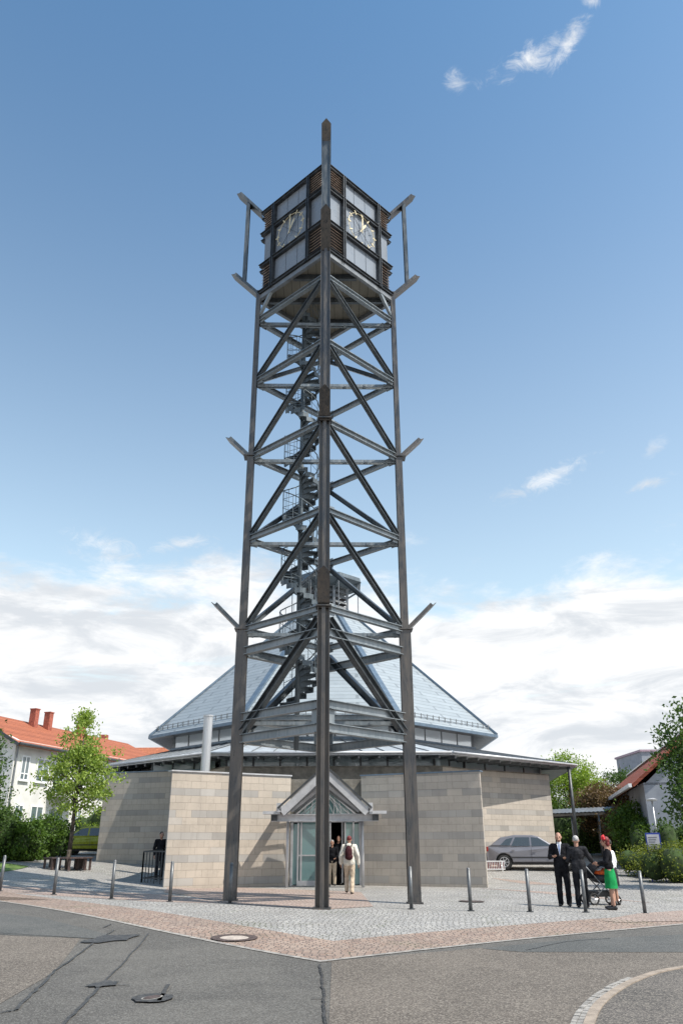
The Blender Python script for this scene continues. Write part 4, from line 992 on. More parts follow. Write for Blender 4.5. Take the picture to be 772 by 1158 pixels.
# ------------------------------------------------------------------ people
FOLD = bpy.data.textures.new('cloth_folds', 'CLOUDS'); FOLD.noise_scale = .11; FOLD.noise_depth = 2
def person(loc, face, label, J, outfit, h=1.75, hair=None, hair_shape='short', female=False, extra=None, name='person'):
    """face: heading angle (rad) the person looks to, 0 = towards +Y; J overrides joints in a 1.75 m frame, x = right hand side"""
    k = h / 1.75; root = empty(name, loc, -face); tag(root, label, 'person')
    j = dict(pel=(0, 0, .96), chest=(0, .0, 1.27), neck=(0, 0, 1.47), head=(0, .025, 1.625), shL=(-.185, 0, 1.41), shR=(.185, 0, 1.41), elL=(-.245, -.03, 1.13), elR=(.245, -.03, 1.13), wrL=(-.255, .05, .89), wrR=(.255, .05, .89),
             hiL=(-.09, 0, .93), hiR=(.09, 0, .93), knL=(-.1, .02, .5), knR=(.1, .02, .5), anL=(-.105, -.02, .09), anR=(.105, -.02, .09))
    if female: j.update(shL=(-.165, 0, 1.39), shR=(.165, 0, 1.39))
    j.update(J); j = {a: Vector(b) * k for a, b in j.items()}
    def rm(o, vox, sm=2):
        m_ = o.modifiers.new('remesh', 'REMESH'); m_.mode = 'VOXEL'; m_.voxel_size = vox; m_.use_smooth_shade = True
        s_ = o.modifiers.new('smooth', 'SMOOTH'); s_.iterations = sm; s_.factor = .5
        if vox > .0115:
            dm = o.modifiers.new('folds', 'DISPLACE'); dm.texture = FOLD; dm.strength = .028; dm.mid_level = .5; dm.texture_coords = 'LOCAL'
        return o
    b = MB(); hd = j['head']
    b.ell(hd + Vector((0, -.008, .015)) * k, (.076 * k, .096 * k, .105 * k), 18, 12); b.ell(hd + Vector((0, .03, -.055)) * k, (.055 * k, .062 * k, .062 * k)); b.cap(j['neck'] - Vector((0, 0, .04)), hd - Vector((0, .02, .08)) * k, .056 * k, .052 * k)
    b.cap(hd + Vector((0, .088, .012)) * k, hd + Vector((0, .112, -.022)) * k, .011 * k, .015 * k)
    for s_ in (-1, 1): b.ell(hd + Vector((s_ * .078, -.005, -.005)) * k, (.014 * k, .022 * k, .032 * k)); b.ell(hd + Vector((s_ * .034, .078, .022)) * k, (.022 * k, .014 * k, .009 * k))
    b.cap(hd + Vector((-.018, .093, -.058)) * k, hd + Vector((.018, .093, -.058)) * k, .010 * k, .010 * k)
    b.ell((j['chest'] + j['neck']) / 2 - Vector((0, 0, .04)), (.16 * k, .095 * k, .15 * k)); b.ell(j['chest'], (.145 * k, .1 * k, .17 * k)); b.ell((j['pel'] + j['chest']) / 2, (.125 * k, .09 * k, .17 * k)); b.ell(j['pel'], (.155 * k, .105 * k, .12 * k))
    for s_ in 'LR':
        sg_ = -1 if s_ == 'L' else 1
        b.cap(j['sh' + s_], j['el' + s_], .05 * k, .038 * k); b.cap(j['el' + s_], j['wr' + s_], .038 * k, .026 * k); b.cap(j['hi' + s_], j['kn' + s_], .078 * k, .052 * k); b.cap(j['kn' + s_] + Vector((0, -.01, 0)), j['an' + s_], .053 * k, .036 * k)
        b.cap(j['an' + s_] + Vector((0, -.03, -.045)) * k, j['an' + s_] + Vector((sg_ * .02, .15, -.055)) * k, .033 * k, .03 * k)
        wd = (j['wr' + s_] - j['el' + s_]).normalized(); wr = j['wr' + s_]; sd = wd.cross(Vector((0, 1, 0.2))).normalized(); fw = sd.cross(wd).normalized()
        pc = wr + wd * .05 * k; b.ell(pc, (.022 * k, .036 * k, .048 * k), M=Matrix((sd, fw, wd)).transposed())
        for f_, (o_, L_) in enumerate(((-.027, .062), (-.009, .075), (.009, .07), (.027, .055))):
            p0 = pc + fw * o_ * k + wd * .035 * k; p1 = p0 + (wd * .8 - sd * sg_ * .3) * L_ * .55 * k; p2 = p1 + (wd * .55 - sd * sg_ * .7) * L_ * .5 * k; b.cap(p0, p1, .0092 * k, .0088 * k); b.cap(p1, p2, .0088 * k, .0078 * k)
        b.cap(wr + wd * .02 * k + fw * .02 * k, wr + wd * .07 * k + fw * .055 * k, .0115 * k, .0095 * k)
    rm(b.build('body', M['skin'], root, True), .0075, 2)
    ey = MB()
    for s_ in (-1, 1): ey.ell(hd + Vector((s_ * .033, .086, .012)) * k, (.010 * k, .006 * k, .006 * k), 8, 6)
    ey.build('eyes', M['hair_dark'], root)
    def torso(gr, low, sleeve=True, coll=.0):
        t_ = MB(); t_.ell((j['chest'] + j['neck']) / 2 - Vector((0, 0, .045)) * k, ((.17 + gr) * k, (.10 + gr) * k, .13 * k)); t_.cap(j['shL'] + Vector((.03, 0, 0)), j['shR'] - Vector((.03, 0, 0)), (.05 + gr) * k, (.05 + gr) * k)
        t_.ell(j['chest'], ((.15 + gr) * k, (.11 + gr) * k, .2 * k)); t_.ell((j['pel'] + j['chest']) / 2 + Vector((0, .015, 0)), ((.14 + gr) * k, (.11 + gr) * k, .2 * k))
        z0_ = low * k; c0 = Vector((j['pel'].x, j['pel'].y, z0_ + .03))
        t_.cap(j['pel'] + Vector((0, 0, .08)), c0 + Vector((0, 0, .12)), (.11 + gr) * k, (.11 + gr) * k)
        for s_ in (-1, 1): t_.cap(j['pel'] + Vector((s_ * .055, 0, .1)) * k, c0 + Vector((s_ * .07, 0, .09)) * k, (.11 + gr) * k, (.105 + gr) * k)
        if sleeve:
            for s_ in 'LR':
                t_.cap(j['sh' + s_], j['el' + s_], (.056 + gr * .9) * k, (.047 + gr * .7) * k); e_ = j['wr' + s_].lerp(j['el' + s_], .06); t_.cap(j['el' + s_], e_, (.047 + gr * .7) * k, (.036 + gr * .6) * k)
        return t_
    def legs(gr, up=0.0, waist=True):
        t_ = MB()
        if waist: t_.ell(j['pel'] - Vector((0, 0, .01)), ((.16 + gr) * k, (.12 + gr) * k, .13 * k))
        for s_ in 'LR':
            t_.cap(j['hi' + s_], j['kn' + s_], (.098 + gr) * k, (.076 + gr) * k); t_.cap(j['kn' + s_], j['an' + s_] + Vector((0, -.005, -.01)), (.074 + gr) * k, (.066 + gr) * k)
        return t_
    def shoes():
        t_ = MB()
        for s_ in 'LR':
            sg_ = -1 if s_ == 'L' else 1; a = j['an' + s_]; t_.cap(a + Vector((0, -.035, -.045)) * k, a + Vector((sg_ * .022, .165, -.055)) * k, .043 * k, .036 * k); t_.cap(a + Vector((0, -.03, -.05)) * k, a + Vector((0, -.01, 0)) * k, .04 * k, .04 * k)
        return t_
    for o_ in outfit:
        if o_[0] == 'jacket': rm(torso(o_[2], o_[3]).build('jacket', o_[1], root, True), .013)
        if o_[0] == 'trousers': rm(legs(.004).build('trousers', o_[1], root, True), .012)
        if o_[0] == 'shoes': rm(shoes().build('shoes', o_[1], root, True), .01)
        if o_[0] == 'skirt':
            sk = MB(); n = 28; rows_ = []
            for zz, rx, ry in ((1.03, .13, .10), (.93, .165, .125), (.8, .185, .145), (.62, .195, .155), (.5, .2, .16)):
                rows_.append([(j['pel'].x + (rx * (1 + .035 * math.sin(7 * t) * (1.05 - zz) * 2)) * k * math.cos(t), j['pel'].y + ry * (1 + .035 * math.sin(7 * t) * (1.05 - zz) * 2) * k * math.sin(t), zz * k) for t in [2 * math.pi * i / n for i in range(n)]])
            sk.add([p for r_ in rows_ for p in r_], [(r_ * n + i, r_ * n + (i + 1) % n, (r_ + 1) * n + (i + 1) % n, (r_ + 1) * n + i)[::-1] for r_ in range(4) for i in range(n)])
            sk.build('skirt', o_[1], root, True)
        if o_[0] == 'shirt':
            t_ = MB(); c_ = (j['chest'] + j['neck']) / 2; g_ = .022 + .1
            t_.add([c_ + Vector((-.052, .126, .10)) * k, c_ + Vector((.052, .126, .10)) * k, c_ + Vector((.035, .150, -.02)) * k, c_ + Vector((0, .153, -.19)) * k, c_ + Vector((-.035, .150, -.02)) * k], [(0, 4, 3, 2, 1)])
            t_.cap(j['neck'] - Vector((0, 0, .02)) * k, j['neck'] + Vector((0, .008, .02)) * k, .064 * k, .06 * k)
            t_.build('shirt', o_[1], root)
            t_ = MB(); t_.add([c_ + Vector((-.012, .135, .095)) * k, c_ + Vector((.012, .135, .095)) * k, c_ + Vector((.02, .157, -.02)) * k, c_ + Vector((0, .158, -.17)) * k, c_ + Vector((-.02, .157, -.02)) * k], [(0, 4, 3, 2, 1)]); t_.build('tie', M['tie'], root)
    if hair:
        t_ = MB()
        if hair_shape == 'short': t_.ell(hd + Vector((0, -.022, .038)) * k, (.083 * k, .094 * k, .094 * k), 18, 12)
        if hair_shape == 'bald': 
            for s_ in (-1, 1): t_.ell(hd + Vector((s_ * .055, -.035, .0)) * k, (.03 * k, .06 * k, .045 * k))
            t_.ell(hd + Vector((0, -.07, 0)) * k, (.06 * k, .035 * k, .05 * k))
        if hair_shape == 'bob': t_.ell(hd + Vector((0, -.025, .03)) * k, (.095 * k, .105 * k, .105 * k), 18, 12); t_.ell(hd + Vector((0, -.06, -.05)) * k, (.085 * k, .06 * k, .08 * k))
        rm(t_.build('hair', hair, root, True), .009, 1)
    if extra: extra(root, j, k)
    return root
def face_to(a, b): d = Vector(b) - Vector(a); return math.atan2(d.x, d.y)
g = G(395, 1011)
def backpack(root, j, k):
    t_ = MB(); c = j['chest'] + Vector((0, -.19, .0)); t_.ell(c + Vector((0, 0, -.03)), (.12, .09, .2)); t_.ell(c + Vector((.01, 0, -.15)), (.13, .085, .1)); o = t_.build('backpack', M['wine'], root, True)
    s_ = MB()
    for sx_ in (-1, 1): s_.path([j['chest'] + Vector((sx_ * .09, -.17, .16)), j['chest'] + Vector((sx_ * .1, -.02, .235)), j['chest'] + Vector((sx_ * .12, .14, .1))], .018, 6)
    s_.build('strap', M['shoe'], root)
    h_ = MB(); h_.ell(j['neck'] + Vector((0, -.09, -.02)), (.11, .07, .07)); h_.build('hood', M['cream'], root, True)
person((g.x, g.y, g.z), R(6), 'person in cream jacket and beige trousers with dark red backpack walking to the entrance', dict(knL=(-.09, .12, .52), anL=(-.09, .06, .12), knR=(.1, .0, .5), anR=(.09, -.14, .09), elL=(-.27, -.05, 1.13), wrL=(-.28, .03, .9), elR=(.28, -.03, 1.13), wrR=(.3, .05, .89)),
       [('jacket', M['cream'], .035, .82), ('trousers', M['beige']), ('shoes', M['shoe'])], 1.66, M['hair_red'], 'short', extra=backpack)
# people in the doorway
pz = H(ex, 31.8) + .01
person((-.17, 32.15, pz), R(190), 'older grey-haired man in black leaning out of the church doorway', dict(head=(-.03, .06, 1.61)), [('jacket', M['suit'], .02, .8), ('trousers', M['suit']), ('shoes', M['shoe'])], 1.72, M['hair_grey'], 'bald')
person((-.40, 31.55, pz), R(180), 'person with light hair in black coat and beige trousers half hidden behind front tower leg', dict(elL=(-.25, .05, 1.13), wrL=(-.16, .22, 1.05)), [('jacket', M['suit'], .02, .8), ('trousers', M['beige']), ('shoes', M['shoe'])], 1.55, M['hair_grey'], 'short')
g = G(184, 990)
person((at(182.5, 950, 33.2).x, 33.2, H(at(182.5, 950, 33.2).x, 33.2)), R(150), 'dark-haired man in black standing behind the metal railing', dict(), [('jacket', M['suit'], .02, .82), ('trousers', M['suit_grey']), ('shoes', M['shoe'])], 1.72, M['hair_dark'], 'short')
# group right
gm1 = G(639, 1025); gm2 = G(659, 1026.5); gw = G(694, 1029); gw2 = G(696.5, 1024)
man1 = person(gm1, R(197), 'balding man in black suit with white shirt and blue tie facing the street', dict(elL=(-.27, .0, 1.15), wrL=(-.17, .2, 1.13), elR=(.27, 0, 1.15), wrR=(.17, .2, 1.16), knL=(-.11, .02, .5)),
              [('jacket', M['suit'], .022, .78), ('trousers', M['suit']), ('shoes', M['shoe']), ('shirt', M['shirt'])], 1.80, M['hair_dark'], 'bald')
person(gm2, R(20), 'grey-haired man in charcoal suit seen from behind beside the pram', dict(elR=(.3, .1, 1.19), wrR=(.34, .3, 1.1), elL=(-.27, .03, 1.14), wrL=(-.15, .2, 1.1)), [('jacket', M['suit_grey'], .025, .78), ('trousers', M['suit']), ('shoes', M['shoe'])], 1.72, M['hair_grey'], 'short')
def flower(root, j, k):
    t_ = MB()
    for q in ((-.05, .02, .10), (-.02, .05, .11), (-.07, .0, .06), (0, .02, .13), (-.04, .05, .07)): t_.ell(j['head'] + Vector(q), .035, 10, 7)
    t_.build('hair_flower', M['flower_red'], root, True)
def handbag(root, j, k):
    flower(root, j, k); t_ = MB(); t_.box(j['wrR'] + Vector((.03, -.02, -.22)), (.08, .24, .22)); t_.build('handbag', M['shoe'], root, bevel=.03)
person(gw, R(-72), 'woman with dark red hair, black top and bright green skirt standing by the pram', dict(elL=(-.22, .05, 1.13), wrL=(-.17, .25, 1.1), elR=(.2, .04, 1.13), wrR=(.16, .22, 1.08), anR=(.09, .03, .1)), [('jacket', M['suit'], .012, .9), ('skirt', M['green']), ('shoes', M['shoe'])], 1.70, M['hair_red'], 'bob', True, flower)
person(gw2, R(-50), 'woman in white top and grey skirt half hidden behind the woman in green', dict(), [('jacket', M['shirt'], .01, .9), ('skirt', M['suit_grey']), ('shoes', M['shoe'])], 1.66, M['hair_dark'], 'short', True)
# pram
gp = G(680, 1023); pr = empty('pram', gp, R(12)); tag(pr, 'black and orange pram with dark hood between the grey-haired man and the woman', 'pram')
for x_, y_, r_ in ((-.34, -.25, .15), (-.34, .25, .15), (.36, -.22, .12), (.36, .22, .12)):
    w_ = MB(); n = 22; w_.path([Vector((x_ + (r_ - .02) * math.cos(t), y_, r_ + (r_ - .02) * math.sin(t))) for t in [2 * math.pi * i / n for i in range(n + 1)]], .024, 7); wo = w_.build('wheel', M['rubber'], pr, True)
    w_ = MB(); w_.tube((x_, y_ - .02, r_), (x_, y_ + .02, r_), .035, n=10)
    for i in range(5): t = i * 1.2566; w_.tube((x_, y_, r_), (x_ + (r_ - .03) * math.cos(t), y_, r_ + (r_ - .03) * math.sin(t)), .010, n=5)
    w_.build('rim', M['alloy'], wo)
fm = MB()
for y_ in (-.24, .24):
    fm.tube((-.34, y_, .15), (.25, y_ * .9, .62), .015, n=7); fm.tube((.36, y_ * .9, .12), (-.15, y_ * .9, .62), .015, n=7); fm.tube((-.15, y_ * .9, .62), (-.52, y_ * .9, 1.02), .015, n=7)
fm.tube((-.52, -.22, 1.02), (-.52, .22, 1.02), .02, n=8); fm.tube((-.34, -.25, .15), (-.34, .25, .15), .012, n=6); fm.tube((.36, -.22, .12), (.36, .22, .12), .012, n=6)
fm.build('frame', M['mid_metal'], pr, True)
bs = MB(); bs.prism([(-.3, -.2), (.33, -.2), (.33, .2), (-.3, .2)], .2, .36); bs.build('shopping_basket', M['plastic'], pr, bevel=.03)
tb_ = MB()
for (x0, z0_, x1, z1_) in ((-.12, .56, .42, .60),): tb_.ell((.14, 0, .66), (.4, .22, .14), 18, 10)
tb_.build('carrycot', M['plastic'], pr, True)
hd = MB(); n = 10
for i in range(n):
    t0 = R(-10 + i * 13.5); t1 = R(-10 + (i + 1) * 13.5)
    for a, b in (((-1), -.5), (-.5, 0), (0, .5), (.5, 1)):
        def hp_(t, s): rr = .36 * math.sqrt(max(.35, 1 - (s * .75) ** 2)); return Vector((-.02 - rr * math.cos(t), s * .24, .72 + rr * math.sin(t)))
        hd.quad(hp_(t0, a), hp_(t1, a), hp_(t1, b), hp_(t0, b))
hd.build('hood', M['suit'], pr, True)
MB().ell((.16, 0, .80), (.30, .20, .12), 16, 8).build('blanket', M['orange'], pr, True); MB().ell((.02, 0, .84), (.12, .14, .1), 14, 8).build('pillow', M['shirt'], pr, True)

# ------------------------------------------------------------------ cars
def car(loc, rz, paint, label, Lr=2.02, Lf=2.08, hgt=1.42, mono=False, name='parked_car'):
    root = empty(name, loc, rz); tag(root, label, 'car')
    belt = .92; W = .85; WR_ = .63; wr = .31; ax, bx = -1.28, 1.33
    def arc(cx):  # along the bottom from rear to front
        return [(cx + .37 * math.cos(t), .30 + .37 * math.sin(t)) for t in [math.pi - math.pi * i / 12 for i in range(13)]]
    low = [(-Lr, .38), (-Lr + .05, .22)] + [(-1.66, .2)] + arc(ax)[0:] + arc(bx) + [(Lf - .1, .2), (Lf, .35), (Lf + .02, .52), (Lf - .06, .70)]
    if mono: topl = [(Lf - .35, .86), (1.15, belt + .06), (-Lr + .08, belt + .08), (-Lr + .0, .6)]
    else: topl = [(Lf - .30, .80), (1.05, belt + .02), (-Lr + .16, belt + .08), (-Lr + .04, .94), (-Lr - .01, .6)]
    prof = low + topl; n = len(prof)
    def wy(x, z): # plan taper
        e_ = max(0, abs(x) - 1.45); return W - .22 * e_ ** 1.6 - (.03 if z < .3 else 0) - (.05 if z > .88 else 0)
    b = MB(); vs = [(x, s_ * wy(x, z), z) for s_ in (-1, 1) for x, z in prof]
    b.add(vs, [tuple(range(n)), tuple(range(n, 2 * n))[::-1]] + [(i, i + n, (i + 1) % n + n, (i + 1) % n) for i in range(n)])
    b.build('body', paint, root, bevel=.035)
    if mono: cab = [(1.25, belt + .03), (.55, hgt - .06), (.25, hgt), (-1.2, hgt + .0), (-1.62, hgt - .12), (-Lr + .1, belt + .06)]
    else: cab = [(1.0, belt), (.30, hgt - .07), (.05, hgt - .01), (-.75, hgt), (-1.38, hgt - .10), (-Lr + .17, belt + .06)]
    def cy(z): return W - .06 + (WR_ - W + .06) * (z - belt) / (hgt - belt)
    m = len(cab); b = MB(); b.add([(x, s_ * cy(z), z) for s_ in (-1, 1) for x, z in cab], [tuple(range(m))[::-1], tuple(range(m, 2 * m))] + [(i, (i + 1) % m, (i + 1) % m + m, i + m) for i in range(m)])
    b.build('cabin', paint, root, bevel=.04)
    def ins(poly, k=.86, c=None):
        c = c or (sum(p[0] for p in poly) / len(poly), sum(p[1] for p in poly) / len(poly)); return [(c[0] + (p[0] - c[0]) * k, c[1] + (p[1] - c[1]) * k) for p in poly]
    if mono: ws = [[(1.05, .97), (.5, hgt - .12), (.14, hgt - .09), (.14, .97)], [(.04, .97), (.04, hgt - .09), (-1.0, hgt - .09), (-1.0, .97)], [(-1.1, .97), (-1.1, hgt - .1), (-1.5, hgt - .16), (-1.75, .99)]]
    else: ws = [[(.80, .96), (.27, hgt - .13), (-.03, hgt - .10), (-.03, .96)], [(-.11, .96), (-.11, hgt - .10), (-.72, hgt - .10), (-.92, .97)], [(-1.0, .98), (-.82, hgt - .11), (-1.12, hgt - .17), (-1.42, .99)]]
    for s_ in (-1, 1):
        for w_ in ws:
            P_ = [Vector((x, s_ * (cy(z) + .006), z)) for x, z in w_]; P_ = P_ if s_ < 0 else P_[::-1]
            MB().plate(P_ if s_ > 0 else P_, .004).build('side_window', M['glass_dark'], root)
        MB().box((1.0 if not mono else 1.1, s_ * (W + .07), belt + .06), (.12, .16, .11)).build('wing_mirror', paint, root, bevel=.03)
        MB().box((.05, s_ * (W + .004), .50), (2.1, .02, .045)).build('rub_strip', M['plastic'], root)
        sm_ = MB()
        for xx in (-.07, .95): sm_.box((xx, s_ * (W + .001), .62), (.012, .006, .55))
        sm_.build('door_gap', M['plastic'], root)
        for xx in (.12, -.85): MB().box((xx - .02, s_ * (W + .012), .79), (.15, .025, .03)).build('door_handle', paint, root)
        MB().box((Lf - .16, s_ * .60, .66), (.26, .3, .13), s_ * -.25).build('headlight', M['lamp_clear'], root, bevel=.03)
        MB().box((-Lr + .03, s_ * .70, .84), (.08, .14, .2)).build('tail_light', M['lamp_red'], root, bevel=.02)
        for cx in (ax, bx):
            wh = MB(); wh.tube((cx, s_ * (W - .20), .305), (cx, s_ * (W - .015), .305), .305, n=28); w_ = wh.build('wheel', M['rubber'], root, bevel=.03)
            rmm = MB(); rmm.tube((cx, s_ * (W - .06), .305), (cx, s_ * (W - .008), .305), .06, n=14)
            for q in range(7): t = q * 2 * math.pi / 7; rmm.bar((cx, s_ * (W - .012), .305), (cx + .19 * math.cos(t), s_ * (W - .012), .305 + .19 * math.sin(t)), .03, .05, (0, 1, 0))
            nn_ = 24; rmm.path([Vector((cx + .2 * math.cos(t), s_ * (W - .014), .305 + .2 * math.sin(t))) for t in [2 * math.pi * i / nn_ for i in range(nn_ + 1)]], .018, 5)
            rmm.build('rim', M['alloy'], w_)
            wl = MB(); wl.tube((cx, s_ * (W - .3), .305), (cx, s_ * (W - .22), .305), .36, n=24); wl.build('wheel_well', M['plastic'], root)
    # windscreen / rear window
    def yy_(z): return cy(z) - .07
    q0, q1 = cab[0], cab[1]
    a = (q0[0] + (q1[0] - q0[0]) * .08, q0[1] + (q1[1] - q0[1]) * .08); c_ = (q0[0] + (q1[0] - q0[0]) * .94, q0[1] + (q1[1] - q0[1]) * .94)
    nx_ = Vector((q0[1] - q1[1], 0, q1[0] - q0[0])); nx_ = -nx_.normalized() * .006
    if nx_.x < 0: nx_ = -nx_
    MB().plate([Vector((a[0], -yy_(a[1]), a[1])) + nx_, Vector((a[0], yy_(a[1]), a[1])) + nx_, Vector((c_[0], yy_(c_[1]), c_[1])) + nx_, Vector((c_[0], -yy_(c_[1]), c_[1])) + nx_], .004).build('windscreen', glassy('windscreen_glass', (.10, .14, .16), .97), root)
    q0, q1 = cab[-1], cab[-2]
    a = (q0[0] + (q1[0] - q0[0]) * .15, q0[1] + (q1[1] - q0[1]) * .15); c_ = (q0[0] + (q1[0] - q0[0]) * .9, q0[1] + (q1[1] - q0[1]) * .9)
    nx_ = Vector((-.006, 0, .004))
    MB().plate([Vector((a[0], yy_(a[1]), a[1])) + nx_, Vector((a[0], -yy_(a[1]), a[1])) + nx_, Vector((c_[0], -yy_(c_[1]), c_[1])) + nx_, Vector((c_[0], yy_(c_[1]), c_[1])) + nx_], .004).build('rear_window', M['glass_dark'], root)
    MB().box((0, 0, .3), (3.6, 1.3, .22)).build('underbody', M['plastic'], root)
    MB().box((Lf + .0, 0, .42), (.1, 1.35, .12)).build('bumper_grille', M['plastic'], root)
    MB().box((-Lr - .0, 0, .62), (.03, .52, .12)).build('number_plate', M['frame_white'], root)
    return root
gc = G(603, 983)
car(gc, R(-10), M['silver'], 'silver grey hatchback parked beside the right church wall')
gc2 = gat(103, 47.5)
car(Vector((gc2.x, gc2.y, gc2.z)), R(180 - 3), M['lime'], 'lime yellow compact car parked behind the young maple', mono=True, hgt=1.46)
# low red-white barrier
gb_ = G(555, 986); br = empty('low_barrier', gb_, R(-4)); tag(br, 'low white barrier with thin red stripes behind the silver car wheel', 'barrier')
t_ = MB()
for z_ in (.10, .42): t_.tube((-.62, 0, z_), (.62, 0, z_), .018, n=7)
t_.build('rail', M['frame_white'], br)
t_ = MB()
for k in range(17): t_.tube((-.6 + k * .075, 0, .1), (-.6 + k * .075, 0, .42), .010, n=5)
t_.build('bars', M['frame_white'], br)
t_ = MB()
for k in range(16): t_.tube((-.56 + k * .075, 0, .1), (-.56 + k * .075, 0, .42), .005, n=5)
t_.build('stripes', M['red_paint'], br)
t_ = MB()
for x_ in (-.5, .5): t_.tube((x_, 0, -.03), (x_, 0, .42), .02, n=7)
t_.build('feet', M['frame_white'], br)

# ------------------------------------------------------------------ left background
def bush(loc, rx, ry, rz_, label, leaf, n=5200, size=.07, name='bush', group=None, dens=1.0, seed=0):
    root = empty(name, loc); tag(root, label, 'bush', group); r_ = np.random.default_rng(seed + int(abs(loc[0]) * 100))
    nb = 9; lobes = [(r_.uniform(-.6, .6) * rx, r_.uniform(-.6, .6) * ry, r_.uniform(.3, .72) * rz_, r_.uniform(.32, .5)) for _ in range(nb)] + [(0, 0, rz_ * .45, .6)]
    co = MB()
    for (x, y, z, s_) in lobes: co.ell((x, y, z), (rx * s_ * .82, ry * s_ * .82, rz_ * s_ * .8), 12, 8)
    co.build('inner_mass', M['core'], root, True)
    cs = []
    while len(cs) < n // 26:
        x, y, z, s_ = lobes[r_.integers(len(lobes))]; d = r_.normal(0, 1, 3); d /= np.linalg.norm(d); k = s_ * r_.uniform(.85, 1.12)
        p = (x + d[0] * rx * k, y + d[1] * ry * k, z + d[2] * rz_ * k)
        if p[2] > .05: cs.append(p)
    lf = MB(); leaves(lf, cs, 26, .16, size); lf.v = [(a, b, max(c, .02)) for a, b, c in lf.v]; lf.build('leaves', leaf, root)
    return root
bush(gat(0, 37), 1.5, 1.3, 2.0, 'tall dark green bush at the far left edge of the photo', M['leaf_hedge'], 9000, .08, seed=1)
bush(gat(28, 38), 1.0, 1.0, 1.5, 'rounded green bush left of the maple trunk, nearest the lawn', M['leaf_hedge'], 6500, .08, seed=2)
bush(gat(52, 43), 1.4, 1.0, 1.75, 'wide green bush behind the maple in front of the white flats', M['leaf_hedge'], 8000, .08, seed=3)
bush(gat(104, 58), 2.4, 1.2, 2.6, 'grey green bush between lime car and white flats', M['leaf_light'], 4000, .08, seed=5)
tree(gat(-30, 34), 5.2, .6, 1.15, 'dark conifer cut off by the left photo edge', M['leaf_dark'], 150, 50, .07, .2, 'cone', .12, name='conifer_tree')
# apartment block
d_ = Vector((.29, .957, 0)).normalized(); nl_ = Vector((-d_.y, d_.x, 0)); P0 = Vector((-21.1, 52, 0)); LB = 21.0; DB = 10.0
ab = empty('apartment_building', (P0.x, P0.y, 0), math.atan2(d_.y, d_.x)); tag(ab, 'white rendered apartment block with orange tiled roof and red chimneys', 'building')
# local: x along facade, +y to the left (away), facade at y=0 facing -y
def abp(mb, nm, m_, **k): return mb.build(nm, m_, ab, **k)
abp(MB().box((LB / 2, DB / 2, 4.45), (LB, DB, 7.1)), 'wall', M['render'])
for x_ in (0.0, LB - .3): abp(MB().add([(x_, 0, 8), (x_, DB, 8), (x_, DB / 2, 10.12), (x_ + .3, 0, 8), (x_ + .3, DB, 8), (x_ + .3, DB / 2, 10.12)], [(0, 2, 1), (3, 4, 5), (0, 3, 5, 2), (2, 5, 4, 1)]), 'gable', M['render'])
RF = MB(); ov = .55
for s_ in (0, 1):
    y0 = -ov if s_ == 0 else DB + ov; zz = 8 - ov * .52
    q = [Vector((-.4, y0, zz)), Vector((LB + .3, y0, zz)), Vector((LB + .3, DB / 2, 10.3)), Vector((-.4, DB / 2, 10.3))]
    RF.plate(q if s_ == 0 else q[::-1], .16)
rfo = abp(RF, 'roof', M['tiles'])
for x_ in (6.6, 8.3, 12.6):
    c = MB(); c.box((x_, DB / 2 - .9, 10.3), (.45, .5, 1.6)); c.box((x_, DB / 2 - .9, 11.13), (.53, .58, .07)); c.build('chimney', M['brick'], rfo)
abp(MB().tube((-.4, -ov - .05, 7.7), (LB, -ov - .05, 7.7), .09, n=8), 'gutter', M['dark_metal']); abp(MB().tube((.12, -.1, 1.0), (.12, -.1, 7.7), .05, n=8), 'downpipe', M['mid_metal']); abp(MB().tube((6.4, -.1, 1.0), (6.4, -.1, 7.7), .05, n=8), 'downpipe', M['frame_white'])
abp(MB().bar((-.45, -ov, 7.62), (-.45, DB / 2, 10.55), .06, .2), 'verge_board', M['dark_metal'])
def window(x0, w_, z0_, h_, parent=ab, y_=0., nm='window', m2=2):
    f = MB(); t = .09
    f.box((x0 + w_ / 2, y_ - .02, z0_ + t / 2), (w_, .06, t)); f.box((x0 + w_ / 2, y_ - .02, z0_ + h_ - t / 2), (w_, .06, t))
    for k in range(m2 + 1): f.box((x0 + t / 2 + (w_ - t) * k / m2, y_ - .02, z0_ + h_ / 2), (t, .055, h_ - 2 * t))
    f.box((x0 + w_ / 2, y_ - .022, z0_ + h_ * .28), (w_ - 2 * t, .05, .07))
    fo = f.build(nm, M['frame_white'], parent)
    MB().box((x0 + w_ / 2, y_ - .012, z0_ + h_ / 2), (w_ - .02, .02, h_ - .02)).build('pane', M['curtain_glass'], fo)
    MB().box((x0 + w_ / 2, y_ - .07, z0_ - .03), (w_ + .15, .16, .05)).build('sill', M['frame_white'], fo)
for z_ in (1.55, 2.65 + 1.65 - .6, 6.0 - .45):
    pass
for z_ in (2.55, 5.55):
    window(.75, .85, z_, 1.55); window(2.35, 1.3, z_ - .0, 1.55)
    window(7.1, .9, z_, 1.5); window(9.3, 1.4, z_ - .5, 2.1, m2=3); window(12.0, 1.0, z_, 1.5)
    # recessed-looking balcony bays
    bl = MB(); bl.box((5.0, -.55, z_ - .75), (2.4, 1.1, .14)); bl.build('balcony', M['render'], ab)
    rl_ = MB()
    for k in range(13): rl_.box((3.85 + k * .19, -1.07, z_ - .15), (.03, .03, 1.0))
    rl_.box((5.0, -1.07, z_ + .36), (2.4, .05, .05)); rl_.build('balcony_rail', M['frame_white'], ab)
    window(4.2, 1.7, z_ - .6, 2.1, m2=2)
